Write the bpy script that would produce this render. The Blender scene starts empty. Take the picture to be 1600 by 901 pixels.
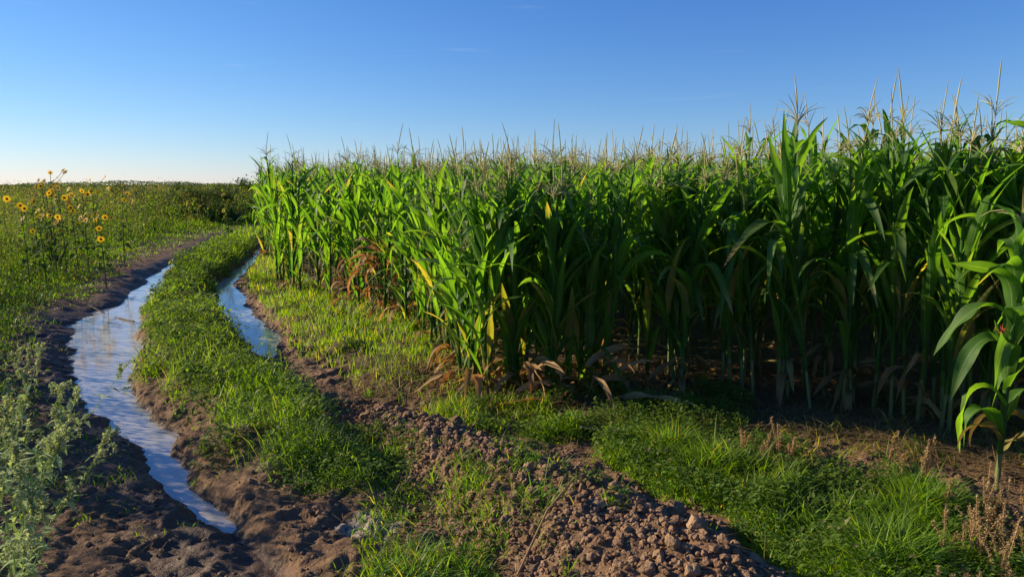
import bpy, math, random
import numpy as np
from mathutils import Vector, Matrix

random.seed(7); rng = np.random.default_rng(7)
R = math.radians
scene = bpy.context.scene
col = scene.collection

# ------------------------------------------------------------------ camera
cam_d = bpy.data.cameras.new('camera'); cam = bpy.data.objects.new('camera', cam_d); col.objects.link(cam)
cam.location = (0, 0, 1.6); cam.rotation_euler = (R(90 - 8.07), 0, 0)
cam_d.sensor_width = 36; cam_d.lens = 25.7; cam_d.clip_start = 0.05; cam_d.clip_end = 20000
scene.camera = cam

# ------------------------------------------------------------------ sky, sun, exposure
SUN_AZ, SUN_EL = -72.0, 18.5          # degrees clockwise from +Y, and above the horizon
w = bpy.data.worlds.new('World'); scene.world = w; w.use_nodes = True
nt = w.node_tree; nt.nodes.clear()
sky = nt.nodes.new('ShaderNodeTexSky'); sky.sky_type = 'NISHITA'; sky.sun_disc = False
sky.sun_elevation = R(SUN_EL); sky.sun_rotation = R(SUN_AZ % 360)
sky.air_density = 1.0; sky.dust_density = 0.0; sky.ozone_density = 1.5; sky.altitude = 300
bg = nt.nodes.new('ShaderNodeBackground'); bg.inputs[1].default_value = 0.088
wo = nt.nodes.new('ShaderNodeOutputWorld')
hs = nt.nodes.new('ShaderNodeHueSaturation'); hs.inputs['Saturation'].default_value = 1.0
# a few thin wisps low in the sky
tc = nt.nodes.new('ShaderNodeTexCoord'); mp = nt.nodes.new('ShaderNodeMapping'); mp.inputs['Scale'].default_value = (5, 5, 60)
nz = nt.nodes.new('ShaderNodeTexNoise'); nz.inputs['Scale'].default_value = 1.6; nz.inputs['Detail'].default_value = 6
rp = nt.nodes.new('ShaderNodeValToRGB'); rp.color_ramp.elements[0].position = .66; rp.color_ramp.elements[1].position = .86
mx = nt.nodes.new('ShaderNodeMixRGB'); mx.inputs[2].default_value = (9, 9.2, 10, 1)
ml = nt.nodes.new('ShaderNodeMath'); ml.operation = 'MULTIPLY'; ml.inputs[1].default_value = .05
L = nt.links
L.new(tc.outputs['Generated'], mp.inputs[0]); L.new(mp.outputs[0], nz.inputs[0]); L.new(nz.outputs[0], rp.inputs[0])
L.new(rp.outputs[0], ml.inputs[0]); L.new(ml.outputs[0], mx.inputs[0])
# camera response: each channel gets its own contrast, as the phone rendered this sky
spr = nt.nodes.new('ShaderNodeSeparateColor'); tn = nt.nodes.new('ShaderNodeCombineColor'); L.new(sky.outputs[0], spr.inputs[0])
for c_, (k_, g_) in enumerate(((.25, 1.33), (.53, 1.06), (1.41, .77))):
    pw = nt.nodes.new('ShaderNodeMath'); pw.operation = 'POWER'; pw.inputs[1].default_value = g_; mu_ = nt.nodes.new('ShaderNodeMath'); mu_.operation = 'MULTIPLY'; mu_.inputs[1].default_value = k_
    L.new(spr.outputs[c_], pw.inputs[0]); L.new(pw.outputs[0], mu_.inputs[0]); L.new(mu_.outputs[0], tn.inputs[c_])
L.new(tn.outputs[0], hs.inputs['Color']); L.new(hs.outputs[0], mx.inputs[1]); L.new(mx.outputs[0], bg.inputs[0]); L.new(bg.outputs[0], wo.inputs[0])

sd = bpy.data.lights.new('sun', 'SUN'); sd.energy = 5.0; sd.angle = R(0.5); sd.color = (1.0, 0.85, 0.61)
sun = bpy.data.objects.new('sun', sd); col.objects.link(sun)
sdir = Vector((math.sin(R(SUN_AZ)) * math.cos(R(SUN_EL)), math.cos(R(SUN_AZ)) * math.cos(R(SUN_EL)), math.sin(R(SUN_EL))))
sun.rotation_euler = sdir.to_track_quat('Z', 'Y').to_euler()
vs = scene.view_settings; vs.view_transform = 'Standard'; vs.look = 'None'; vs.exposure = 0.82; vs.gamma = 1.0; vs.use_curve_mapping = False
scene.cycles.max_bounces = 8; scene.cycles.diffuse_bounces = 6; scene.cycles.transmission_bounces = 6; scene.cycles.transparent_max_bounces = 4

# ------------------------------------------------------------------ numpy helpers
def sstep(a, b, x):
    t = np.clip((x - a) / (b - a), 0, 1); return t * t * (3 - 2 * t)
_G = np.random.default_rng(3).random((256, 256))
def vnoise(x, y, s, seed=0):
    x = x / s + seed * 17.3 + 400; y = y / s + seed * 9.1 + 400
    xi = np.floor(x).astype(int); yi = np.floor(y).astype(int); fx = x - xi; fy = y - yi
    fx = fx * fx * (3 - 2 * fx); fy = fy * fy * (3 - 2 * fy)
    a = _G[xi % 256, yi % 256]; b = _G[(xi + 1) % 256, yi % 256]; c = _G[xi % 256, (yi + 1) % 256]; d = _G[(xi + 1) % 256, (yi + 1) % 256]
    return (a * (1 - fx) + b * fx) * (1 - fy) + (c * (1 - fx) + d * fx) * fy - .5
def fbm(x, y, s, o=4, seed=0):
    r = 0; a = 1
    for i in range(o):
        r = r + a * vnoise(x * (1 + .1 * i) + .3 * i * y, y - .2 * i * x, s, seed + i); s /= 2.03; a *= .5
    return r

def mesh_np(name, V, F, A=None, smooth=True):
    me = bpy.data.meshes.new(name)
    n = len(V); m = len(F); k = F.shape[1]
    me.vertices.add(n); me.vertices.foreach_set('co', np.ascontiguousarray(V, dtype=np.float32).ravel())
    me.loops.add(m * k); me.loops.foreach_set('vertex_index', np.ascontiguousarray(F, dtype=np.int32).ravel())
    me.polygons.add(m); me.polygons.foreach_set('loop_start', np.arange(0, m * k, k, dtype=np.int32))
    me.polygons.foreach_set('use_smooth', np.full(m, smooth, dtype=bool))
    if A is not None:
        at = me.color_attributes.new('tint', 'FLOAT_COLOR', 'POINT')
        c = np.ones((n, 4), dtype=np.float32); c[:, :3] = A
        at.data.foreach_set('color', c.ravel())
    me.update(calc_edges=True)
    return me

class MB:
    """collects quads; every piece is (V, F, A)"""
    def __init__(s): s.V = []; s.F = []; s.A = []; s.n = 0
    def add(s, p):
        V, F, A = p
        s.V.append(V); s.F.append(F + s.n); s.A.append(np.broadcast_to(A, (len(V), 3))); s.n += len(V); return s
    def mesh(s, name, mat, smooth=True):
        me = mesh_np(name, np.concatenate(s.V), np.concatenate(s.F), np.concatenate(s.A), smooth)
        me.materials.append(mat); return me
    def build(s, name, mat, parent=None, smooth=True):
        return link(name, s.mesh(name, mat, smooth), parent)

def link(name, me, parent=None, loc=None):
    o = bpy.data.objects.new(name, me); col.objects.link(o)
    if parent: o.parent = parent
    if loc is not None: o.location = loc
    return o
def tag(o, label=None, cat=None, group=None, kind=None):
    if label: o['label'] = label
    if cat: o['category'] = cat
    if group: o['group'] = group
    if kind: o['kind'] = kind
    return o
def empty(name, loc=(0, 0, 0), rz=0.0):
    o = bpy.data.objects.new(name, None); col.objects.link(o); o.location = loc; o.rotation_euler = (0, 0, rz); o.empty_display_size = .1
    return o
def copy_tree(o, parent=None):
    c = o.copy(); col.objects.link(c)
    if parent: c.parent = parent
    for ch in [x for x in KIDS.get(o.name, [])]:
        copy_tree(ch, c)
    return c
KIDS = {}
def kids(o, *ch):
    KIDS[o.name] = list(ch); return o

# ---- geometry pieces (all vectorised)
def blades(root, h, wd, az, e0, curl, seg=3, tint=None, roll=None):
    """grass blades: root (N,3), e0 start elevation (rad), curl total bend (rad)"""
    N = len(root); t = np.linspace(0, 1, seg + 1)
    e = e0[:, None] - curl[:, None] * ((t[None, :-1] + t[None, 1:]) / 2) ** 1.3
    ds = h[:, None] / seg
    hx = np.concatenate([np.zeros((N, 1)), np.cumsum(np.cos(e) * ds, 1)], 1)
    hz = np.concatenate([np.zeros((N, 1)), np.cumsum(np.sin(e) * ds, 1)], 1)
    P = root[:, None, :] + np.stack([hx * np.cos(az)[:, None], hx * np.sin(az)[:, None], hz], -1)
    if roll is None: roll = np.zeros(N)
    sa = az + np.pi / 2 + roll
    side = np.stack([np.cos(sa), np.sin(sa), np.zeros(N)], -1)
    wt = np.clip(np.minimum(1, .55 + 1.5 * t) * (1 - t ** 2.2), .04, 1)
    off = side[:, None, :] * (wd[:, None] * .5 * wt[None, :])[:, :, None]
    V = np.stack([P - off, P + off], 2).reshape(N * (seg + 1) * 2, 3)
    b = np.arange(N)[:, None] * (seg + 1) * 2 + np.arange(seg)[None, :] * 2
    F = np.stack([b, b + 1, b + 3, b + 2], -1).reshape(-1, 4)
    A = np.repeat(tint, (seg + 1) * 2, 0) if tint is not None else np.zeros((len(V), 3))
    return V, F, A

def leaflets(pos, az, pitch, ln, wd, tint, fold=.25, droop=.25):
    N = len(pos)
    d = np.stack([np.cos(az) * np.cos(pitch), np.sin(az) * np.cos(pitch), np.sin(pitch)], -1)
    s = np.stack([-np.sin(az), np.cos(az), np.zeros(N)], -1)
    u = np.cross(s, d)          # points down/up
    u = np.where(u[:, 2:3] < 0, -u, u)
    l = ln[:, None]; w_ = wd[:, None]
    B = pos; T = pos + d * l - u * l * droop; M = pos + d * l * .5
    Rr = pos + d * l * .42 + s * w_ * .5 + u * w_ * fold; Ll = pos + d * l * .42 - s * w_ * .5 + u * w_ * fold
    V = np.stack([B, Rr, T, Ll, M], 1).reshape(-1, 3)
    b = np.arange(N)[:, None] * 5
    F = np.concatenate([b + np.array([[0, 1, 2, 4]]), b + np.array([[0, 4, 2, 3]])], 0)
    return V, F, np.repeat(tint, 5, 0)

def tubes(P, rad, sides=3, tint=None):
    """P (N,S,3) polylines, rad (N,S)"""
    N, S, _ = P.shape
    T = np.gradient(P, axis=1); T /= np.linalg.norm(T, axis=2, keepdims=True) + 1e-9
    ref = np.where(np.abs(T[..., 2:3]) > .9, np.array([1., 0, 0]), np.array([0, 0, 1.]))
    n1 = np.cross(T, ref); n1 /= np.linalg.norm(n1, axis=2, keepdims=True) + 1e-9; n2 = np.cross(T, n1)
    a = np.arange(sides) * 2 * np.pi / sides
    V = P[:, :, None, :] + rad[:, :, None, None] * (n1[:, :, None, :] * np.cos(a)[None, None, :, None] + n2[:, :, None, :] * np.sin(a)[None, None, :, None])
    idx = np.arange(N * S * sides).reshape(N, S, sides)
    a0 = idx[:, :-1, :]; a1 = np.roll(a0, -1, 2); b0 = idx[:, 1:, :]; b1 = np.roll(b0, -1, 2)
    F = np.stack([a0, a1, b1, b0], -1).reshape(-1, 4)
    A = np.zeros((N * S * sides, 3)) if tint is None else np.repeat(tint, S * sides, 0)
    return V.reshape(-1, 3), F, A

# ------------------------------------------------------------------ materials
def mat_new(name):
    m = bpy.data.materials.new(name); m.use_nodes = True; n = m.node_tree.nodes; n.clear(); return m, n, m.node_tree.links
def leaf_mat(name, c0, c1, dry0, dry1, trans=.4, tcol=None, rough=.5, midrib=None, spec=.35, streak=None):
    """tint.r picks c0..c1, tint.g blends to the dry colours, tint.b = position across the leaf"""
    m, n, l = mat_new(name)
    at = n.new('ShaderNodeAttribute'); at.attribute_name = 'tint'; sp = n.new('ShaderNodeSeparateColor'); l.new(at.outputs['Color'], sp.inputs[0])
    def mix(a, b, f):
        x = n.new('ShaderNodeMixRGB')
        for i, v in ((1, a), (2, b)):
            if isinstance(v, tuple): x.inputs[i].default_value = (*v, 1)
            else: l.new(v, x.inputs[i])
        if isinstance(f, float): x.inputs[0].default_value = f
        else: l.new(f, x.inputs[0])
        return x.outputs[0]
    g = mix(c0, c1, sp.outputs[0]); d = mix(dry0, dry1, sp.outputs[0])
    if midrib:
        mt = n.new('ShaderNodeMath'); mt.operation = 'SUBTRACT'; l.new(sp.outputs[2], mt.inputs[0]); mt.inputs[1].default_value = .5
        ab = n.new('ShaderNodeMath'); ab.operation = 'ABSOLUTE'; l.new(mt.outputs[0], ab.inputs[0])
        lt = n.new('ShaderNodeMapRange'); lt.inputs[1].default_value = .025; lt.inputs[2].default_value = .05; lt.inputs[3].default_value = .75; lt.inputs[4].default_value = 0
        l.new(ab.outputs[0], lt.inputs[0]); g = mix(g, midrib, lt.outputs[0])
        # fine veins running along the blade
        wv = n.new('ShaderNodeMath'); wv.operation = 'MULTIPLY'; wv.inputs[1].default_value = 120; l.new(sp.outputs[2], wv.inputs[0])
        sn = n.new('ShaderNodeMath'); sn.operation = 'SINE'; l.new(wv.outputs[0], sn.inputs[0])
    c = mix(g, d, sp.outputs[1])
    nz = n.new('ShaderNodeTexNoise'); nz.inputs['Scale'].default_value = 9; nz.inputs['Detail'].default_value = 3
    gm = n.new('ShaderNodeNewGeometry'); l.new(gm.outputs['Position'], nz.inputs[0])
    hsv = n.new('ShaderNodeHueSaturation'); mr = n.new('ShaderNodeMapRange'); mr.inputs[3].default_value = .65; mr.inputs[4].default_value = 1.35
    l.new(nz.outputs[0], mr.inputs[0]); l.new(mr.outputs[0], hsv.inputs['Value']); l.new(c, hsv.inputs['Color']); c = hsv.outputs[0]
    p = n.new('ShaderNodeBsdfPrincipled'); l.new(c, p.inputs['Base Color']); p.inputs['Roughness'].default_value = rough; p.inputs['Specular IOR Level'].default_value = spec
    if midrib:
        bp = n.new('ShaderNodeBump'); bp.inputs['Strength'].default_value = .25; bp.inputs['Distance'].default_value = .002
        l.new(sn.outputs[0], bp.inputs['Height']); l.new(bp.outputs[0], p.inputs['Normal'])
    t = n.new('ShaderNodeBsdfTranslucent')
    tm = n.new('ShaderNodeMixRGB'); tm.blend_type = 'MULTIPLY'; tm.inputs[0].default_value = 1; tm.inputs[2].default_value = (*(tcol or (2.6, 2.2, .7)), 1); l.new(c, tm.inputs[1]); l.new(tm.outputs[0], t.inputs[0])
    ms = n.new('ShaderNodeMixShader'); ms.inputs[0].default_value = trans; l.new(p.outputs[0], ms.inputs[1]); l.new(t.outputs[0], ms.inputs[2])
    o = n.new('ShaderNodeOutputMaterial'); l.new(ms.outputs[0], o.inputs[0]); return m
def plain_mat(name, c0, c1, scale=8, rough=.8, bump=0, bscale=40, spec=.2, trans=0):
    m, n, l = mat_new(name)
    nz = n.new('ShaderNodeTexNoise'); nz.inputs['Scale'].default_value = scale; nz.inputs['Detail'].default_value = 5
    gm = n.new('ShaderNodeNewGeometry'); l.new(gm.outputs['Position'], nz.inputs[0])
    r = n.new('ShaderNodeValToRGB'); r.color_ramp.elements[0].color = (*c0, 1); r.color_ramp.elements[1].color = (*c1, 1); r.color_ramp.elements[0].position = .3; r.color_ramp.elements[1].position = .7
    l.new(nz.outputs[0], r.inputs[0]); p = n.new('ShaderNodeBsdfPrincipled'); l.new(r.outputs[0], p.inputs['Base Color'])
    p.inputs['Roughness'].default_value = rough; p.inputs['Specular IOR Level'].default_value = spec
    if bump:
        n2 = n.new('ShaderNodeTexNoise'); n2.inputs['Scale'].default_value = bscale; n2.inputs['Detail'].default_value = 6; l.new(gm.outputs['Position'], n2.inputs[0])
        b = n.new('ShaderNodeBump'); b.inputs['Strength'].default_value = bump; b.inputs['Distance'].default_value = .01; l.new(n2.outputs[0], b.inputs['Height']); l.new(b.outputs[0], p.inputs['Normal'])
    o = n.new('ShaderNodeOutputMaterial'); s = p.outputs[0]
    if trans:
        t = n.new('ShaderNodeBsdfTranslucent'); l.new(r.outputs[0], t.inputs[0]); ms = n.new('ShaderNodeMixShader'); ms.inputs[0].default_value = trans
        l.new(s, ms.inputs[1]); l.new(t.outputs[0], ms.inputs[2]); s = ms.outputs[0]
    l.new(s, o.inputs[0]); return m

M_CORN = leaf_mat('corn_leaf', (.044, .128, .018), (.100, .205, .032), (.20, .14, .045), (.42, .31, .13), .55, (2.7, 2.55, .5), .5, (.20, .30, .10), .45)
M_CORND = leaf_mat('withered_leaf', (.030, .105, .016), (.062, .170, .026), (.20, .11, .045), (.46, .30, .13), .35, (1.4, 1.0, .6), .7, None, .2)
M_STALK = leaf_mat('corn_stalk', (.085, .13, .04), (.16, .19, .07), (.30, .18, .07), (.40, .28, .12), .06, (1.5, 1.6, .6), .5, None, .4)
M_TASSEL = leaf_mat('corn_tassel', (.36, .36, .15), (.58, .52, .27), (.30, .20, .10), (.42, .30, .16), .3, (1.3, 1.2, .8), .8, None, .1)
M_SILK = plain_mat('corn_silk', (.16, .035, .015), (.32, .09, .03), 60, .8)
M_GRASS = leaf_mat('grass_blade', (.066, .150, .015), (.140, .250, .024), (.26, .20, .07), (.42, .34, .14), .5, (2.6, 2.4, .3), .5, None, .3)
M_WEED = leaf_mat('weed_leaf', (.065, .125, .020), (.145, .225, .036), (.15, .11, .06), (.30, .24, .14), .45, (2.3, 2.2, .5), .6, None, .25)
M_SHRUB = leaf_mat('shrub_leaf', (.036, .070, .018), (.075, .125, .03), (.14, .09, .04), (.20, .14, .06), .3, (2.1, 2.0, .5), .6, None, .25)
M_GREY = leaf_mat('hairy_weed', (.24, .33, .14), (.38, .46, .24), (.30, .30, .20), (.42, .42, .30), .35, (1.8, 1.8, .8), .8, None, .1)
M_STEM = plain_mat('green_stem', (.07, .11, .03), (.13, .16, .06), 20, .7)
M_BARK = plain_mat('woody_stem', (.09, .07, .045), (.16, .12, .08), 20, .9, .4)
M_PETAL = plain_mat('yellow_petal', (.88, .48, .01), (.92, .60, .02), 30, .6, trans=.5)
M_DISC = plain_mat('brown_flower_disc', (.05, .02, .01), (.13, .055, .02), 80, .9)
M_STRAW = leaf_mat('straw', (.16, .10, .05), (.30, .20, .10), (.16, .10, .05), (.34, .23, .12), .2, (1.3, 1.1, .7), .8, None, .1)
M_RED = leaf_mat('dried_red_weed', (.28, .18, .08), (.50, .37, .18), (.32, .23, .11), (.54, .42, .22), .3, (1.4, 1.0, .6), .8, None, .1)
M_CLOD = plain_mat('dry_soil_clod', (.145, .080, .045), (.32, .205, .120), 9, .95, .9, 90, .1)

# ------------------------------------------------------------------ terrain
def I(ys, xs):
    ys = np.array(ys, float); xs = np.array(xs, float)
    return lambda y: np.interp(y, ys, xs)
cL = I([-3, 1.5, 2.5, 3.0, 3.4, 3.75, 4.4, 5.24, 6.3, 7.2, 8.0, 8.7, 10.1, 13.8, 17, 23, 30, 60], [1.5, -.35, -.80, -1.10, -1.40, -1.75, -2.25, -2.9, -3.62, -4.1, -4.55, -4.86, -5.33, -6.62, -7.45, -9.0, -9.5, 0])
wL = I([1.5, 3.0, 3.7, 4.4, 5.2, 6.2, 7.2, 8.5, 10, 14, 20, 40], [.03, .045, .07, .095, .135, .20, .28, .32, .20, .09, .06, .05])
cR = I([2.5, 3.5, 4.0, 4.8, 5.8, 7.25, 8.3, 9.1, 10, 11.7, 12.8, 16.8, 23, 30, 60], [.1, -.42, -.68, -1.12, -1.78, -2.52, -3.02, -3.48, -3.92, -4.62, -4.95, -6.0, -7.6, -8, 2])
wR = I([4, 7.0, 7.3, 8.5, 9.5, 11.7, 14, 20], [.06, .10, .15, .19, .22, .14, .10, .06])
dR = I([3.2, 4.2, 6.3, 7.1, 8, 60], [0, .04, .05, .125, .145, .145])       # depth of the second rut
xB = I([-5, 2, 3.5, 5.8, 8.6, 11.3, 16.5, 23, 30, 45], [-1.6, -2.45, -3.1, -4.55, -6.05, -7.2, -8.7, -10.3, -10.5, 5])  # where tall weeds start
EDGE_L = [(-0.35, 5.3), (-0.95, 7.1), (-1.5, 8.5), (-2.4, 9.5), (-3.5, 10.9), (-5.5, 16), (-7.0, 20.5)]
EDGE_F = [(-0.35, 5.3), (-0.1, 5.05), (0.35, 5.0), (.65, 5.3), (1.2, 5.45), (1.9, 5.1), (2.3, 4.75), (2.9, 4.35), (3.6, 3.9), (5.5, 2.6), (9, 0)]
xC = I([p[1] for p in EDGE_L], [p[0] for p in EDGE_L])                # corn edge on the track side
yF = I([p[0] for p in EDGE_F], [p[1] for p in EDGE_F])                # corn edge on the camera side
MOUND = [(-1.15, 5.0, .03, .22), (-.85, 4.6, .08, .30), (-.42, 4.15, .13, .40), (-.02, 3.62, .16, .48), (.36, 3.1, .18, .50), (.66, 2.6, .20, .50), (1.0, 2.0, .2, .5), (1.9, 1.2, .18, .45)]
def mound(x, y):
    """height and a 0..1 mask of the long heap of clods"""
    H = np.zeros_like(x); Mk = np.zeros_like(x)
    for (x0, y0, h0, w0), (x1, y1, h1, w1) in zip(MOUND[:-1], MOUND[1:]):
        dx, dy = x1 - x0, y1 - y0; t = np.clip(((x - x0) * dx + (y - y0) * dy) / (dx * dx + dy * dy), 0, 1)
        d = np.hypot(x - x0 - t * dx, y - y0 - t * dy); h = h0 + t * (h1 - h0); ww = w0 + t * (w1 - w0)
        k = 1 - sstep(.15, 1.15, d / ww); H = np.maximum(H, h * k); Mk = np.maximum(Mk, 1 - sstep(.8, 1.25, d / ww))
    return H, Mk
def fields(x, y):
    kx = .78
    wob = .14 * vnoise(x, y, .75, 5) + .07 * vnoise(x, y, .27, 6) + .035 * vnoise(x, y, .09, 7)
    tL = (x - cL(y)) * kx + wob; wl = wL(y)
    tR = (x - cR(y)) * kx + wob * .8; wr = wR(y)
    sl = .22 + wl * 1.0; sr = .14 + wl * .3; s2 = .14 + wr * .6
    TL = np.where(tL < 0, 1 - sstep(wl - .38 * sl, wl + .62 * sl, -tL), 1 - sstep(wl - .38 * sr, wl + .62 * sr, tL))
    TR = 1 - sstep(wr - .45 * s2, wr + .55 * s2, np.abs(tR))
    ridge = sstep(0.05, .35, tL - wl) * sstep(0.0, .25, -tR - wr) * sstep(3.2, 4.4, y)
    return tL, wl, TL, tR, wr, TR, ridge
def height(x, y, fine=True):
    tL, wl, TL, tR, wr, TR, ridge = fields(x, y)
    mh, mm = mound(x, y)
    z = .015 + .022 * fbm(x, y, 2.2, 3, 1)
    z = z + (.13 + .09 * fbm(x, y, .5, 2, 33)) * ridge
    z = z + .05 * sstep(.1, .6, tR - wr) * sstep(4.5, 6, y)
    z = z * (1 - TR) + (-dR(y) + .02) * TR * 1.0
    z = z * (1 - TL) + np.interp(y, [2.6, 3.0, 3.35, 3.6], [-.02, -.05, -.085, -.118]) * TL
    z = z + mh * (1 - TL * .8)
    far = sstep(30, 90, np.hypot(x, y))
    if fine:
        lump = .045 * fbm(x, y, .30, 4, 11) * (1 - .55 * ridge)
        rough_ = .05 * np.abs(fbm(x, y, .11, 3, 21)) * mm
        mud = (1 - mm) * (1 - ridge) * (.024 * np.abs(fbm(x + .3 * y, y, .07, 4, 31)) + .018 * sstep(.05, .2, fbm(x, y - .4 * x, .15, 4, 37)) + .014 * fbm(x, y, .04, 2, 39))
        z = z + (lump + rough_ + mud) * (1 - far) * (1 - .55 * TL)
        # footprints and tyre scuffs in the bare mud bank
        bank = sstep(.08, .3, tL - wl) * (1 - sstep(.7, 1.0, tL - wl)) * (1 - sstep(4.2, 5.2, y))
        z = z - .02 * np.abs(fbm(x, y, .14, 3, 41)) * 2 * bank
        # cracked mud crust near (-.9, 3.6)
    return z * (1 - far) - far * .0
def H(x, y):
    x = np.atleast_1d(np.asarray(x, float)); y = np.atleast_1d(np.asarray(y, float)); return height(x, y)
def hz(x, y): return float(H(x, y)[0])

def axis(a, b, step, lo, hi, gr):
    mid = np.arange(a, b + 1e-6, step); up = []; v = b; s = step
    while v < hi: s *= gr; v += s; up.append(v)
    dn = []; v = a; s = step
    while v > lo: s *= gr; v -= s; dn.append(v)
    return np.array(dn[::-1] + list(mid) + up)
xs = axis(-4.6, 2.9, .016, -4000, 4000, 1.035); ys = axis(2.2, 7.5, .016, -600, 5000, 1.022)
X, Y = np.meshgrid(xs, ys); X = X.ravel(); Y = Y.ravel(); Z = height(X, Y)
nx, ny = len(xs), len(ys)
ii = (np.arange(ny - 1)[:, None] * nx + np.arange(nx - 1)[None, :]).ravel()
F = np.stack([ii, ii + 1, ii + nx + 1, ii + nx], -1)
tL, wl, TL, tR, wr, TR, ridge = fields(X, Y); mh, mm = mound(X, Y)
wet = np.clip(np.maximum((1 - sstep(-.062, .0, Z)) * np.clip(TL * 1.2 + (TR * (Y > 6.5)), 0, 1), .8 * (tL < 0) * (1 - sstep(.1, .55, -tL - wl + .2 * vnoise(X, Y, .3, 99)))), 0, 1)
veg = np.clip(ridge + sstep(.15, .5, tR - wr) * sstep(5, 6.5, Y) + sstep(0, 1.5, xB(Y) - X), 0, 1) * (np.hypot(X, Y) < 4000)
fieldfloor = ((X > xC(Y)) & (Y > yF(X) - .7)).astype(float)
crust = np.clip(sstep(.04, .22, fbm(X, Y, .30, 4, 51)) * sstep(.12, .3, tL - wl) * (1 - sstep(.75, 1.0, tL - wl)) * (1 - sstep(4.0, 4.8, Y)) * (Y > 2), 0, 1) * (1 - mm)
me = mesh_np('ground', np.stack([X, Y, Z], -1), F, np.stack([wet, crust, np.clip(veg + fieldfloor * .6, 0, 1)], -1))
def ground_mat():
    m, n, l = mat_new('soil')
    gm = n.new('ShaderNodeNewGeometry'); at = n.new('ShaderNodeAttribute'); at.attribute_name = 'tint'; sp = n.new('ShaderNodeSeparateColor'); l.new(at.outputs['Color'], sp.inputs[0])
    def noise(s, d=6):
        z = n.new('ShaderNodeTexNoise'); z.inputs['Scale'].default_value = s; z.inputs['Detail'].default_value = d; z.inputs['Roughness'].default_value = .62; l.new(gm.outputs['Position'], z.inputs[0]); return z
    def ramp(src, a, b, p0=.3, p1=.7):
        r = n.new('ShaderNodeValToRGB'); r.color_ramp.elements[0].color = (*a, 1); r.color_ramp.elements[1].color = (*b, 1); r.color_ramp.elements[0].position = p0; r.color_ramp.elements[1].position = p1; l.new(src, r.inputs[0]); return r.outputs[0]
    def mix(a, b, f, k=1.0):
        x = n.new('ShaderNodeMixRGB'); l.new(a, x.inputs[1])
        if isinstance(b, tuple): x.inputs[2].default_value = (*b, 1)
        else: l.new(b, x.inputs[2])
        if isinstance(f, float): x.inputs[0].default_value = f
        else:
            q = n.new('ShaderNodeMath'); q.operation = 'MULTIPLY'; q.inputs[1].default_value = k; l.new(f, q.inputs[0]); l.new(q.outputs[0], x.inputs[0])
        return x.outputs[0]
    n1 = noise(2.2); n2 = noise(28)
    c = mix(ramp(n1.outputs[0], (.15, .080, .040), (.24, .145, .082)), ramp(n2.outputs[0], (.085, .048, .026), (.27, .172, .102)), .55)
    c = mix(c, ramp(n2.outputs[0], (.36, .30, .24), (.46, .40, .34)), sp.outputs[1], .75)
    c = mix(c, ramp(n1.outputs[0], (.075, .062, .028), (.12, .10, .045)), sp.outputs[2], .75)
    c = mix(c, (.07, .052, .042), sp.outputs[0], .75)
    # far fields: dull green and straw strips
    ln = n.new('ShaderNodeVectorMath'); ln.operation = 'LENGTH'; l.new(gm.outputs['Position'], ln.inputs[0])
    mr = n.new('ShaderNodeMapRange'); mr.inputs[1].default_value = 25; mr.inputs[2].default_value = 60; l.new(ln.outputs['Value'], mr.inputs[0])
    nf = noise(.03, 3); c = mix(c, ramp(nf.outputs[0], (.05, .08, .022), (.13, .13, .05), .4, .6), mr.outputs[0])
    p = n.new('ShaderNodeBsdfPrincipled'); l.new(c, p.inputs['Base Color'])
    rr = n.new('ShaderNodeMapRange'); rr.inputs[3].default_value = .92; rr.inputs[4].default_value = .45; l.new(sp.outputs[0], rr.inputs[0]); l.new(rr.outputs[0], p.inputs['Roughness'])
    sr = n.new('ShaderNodeMapRange'); sr.inputs[3].default_value = .14; sr.inputs[4].default_value = 0; l.new(mr.outputs[0], sr.inputs[0]); l.new(sr.outputs[0], p.inputs['Specular IOR Level'])
    b1 = n.new('ShaderNodeBump'); b1.inputs['Strength'].default_value = .8; b1.inputs['Distance'].default_value = .022; n3 = noise(45, 8); l.new(n3.outputs[0], b1.inputs['Height'])
    # crust cracks
    v = n.new('ShaderNodeTexVoronoi'); v.feature = 'DISTANCE_TO_EDGE'; v.inputs['Scale'].default_value = 13; l.new(gm.outputs['Position'], v.inputs[0])
    mrc = n.new('ShaderNodeMapRange'); mrc.inputs[2].default_value = .05; l.new(v.outputs[0], mrc.inputs[0])
    mu = n.new('ShaderNodeMath'); mu.operation = 'MULTIPLY'; l.new(mrc.outputs[0], mu.inputs[0]); l.new(sp.outputs[1], mu.inputs[1])
    b2 = n.new('ShaderNodeBump'); b2.inputs['Strength'].default_value = 1; b2.inputs['Distance'].default_value = .01; l.new(mu.outputs[0], b2.inputs['Height']); l.new(b1.outputs[0], b2.inputs['Normal'])
    l.new(b2.outputs[0], p.inputs['Normal'])
    o = n.new('ShaderNodeOutputMaterial'); l.new(p.outputs[0], o.inputs[0]); return m
me.materials.append(ground_mat()); tag(link('ground', me), 'brown soil and mud of the farm track and field', kind='structure')

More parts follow.
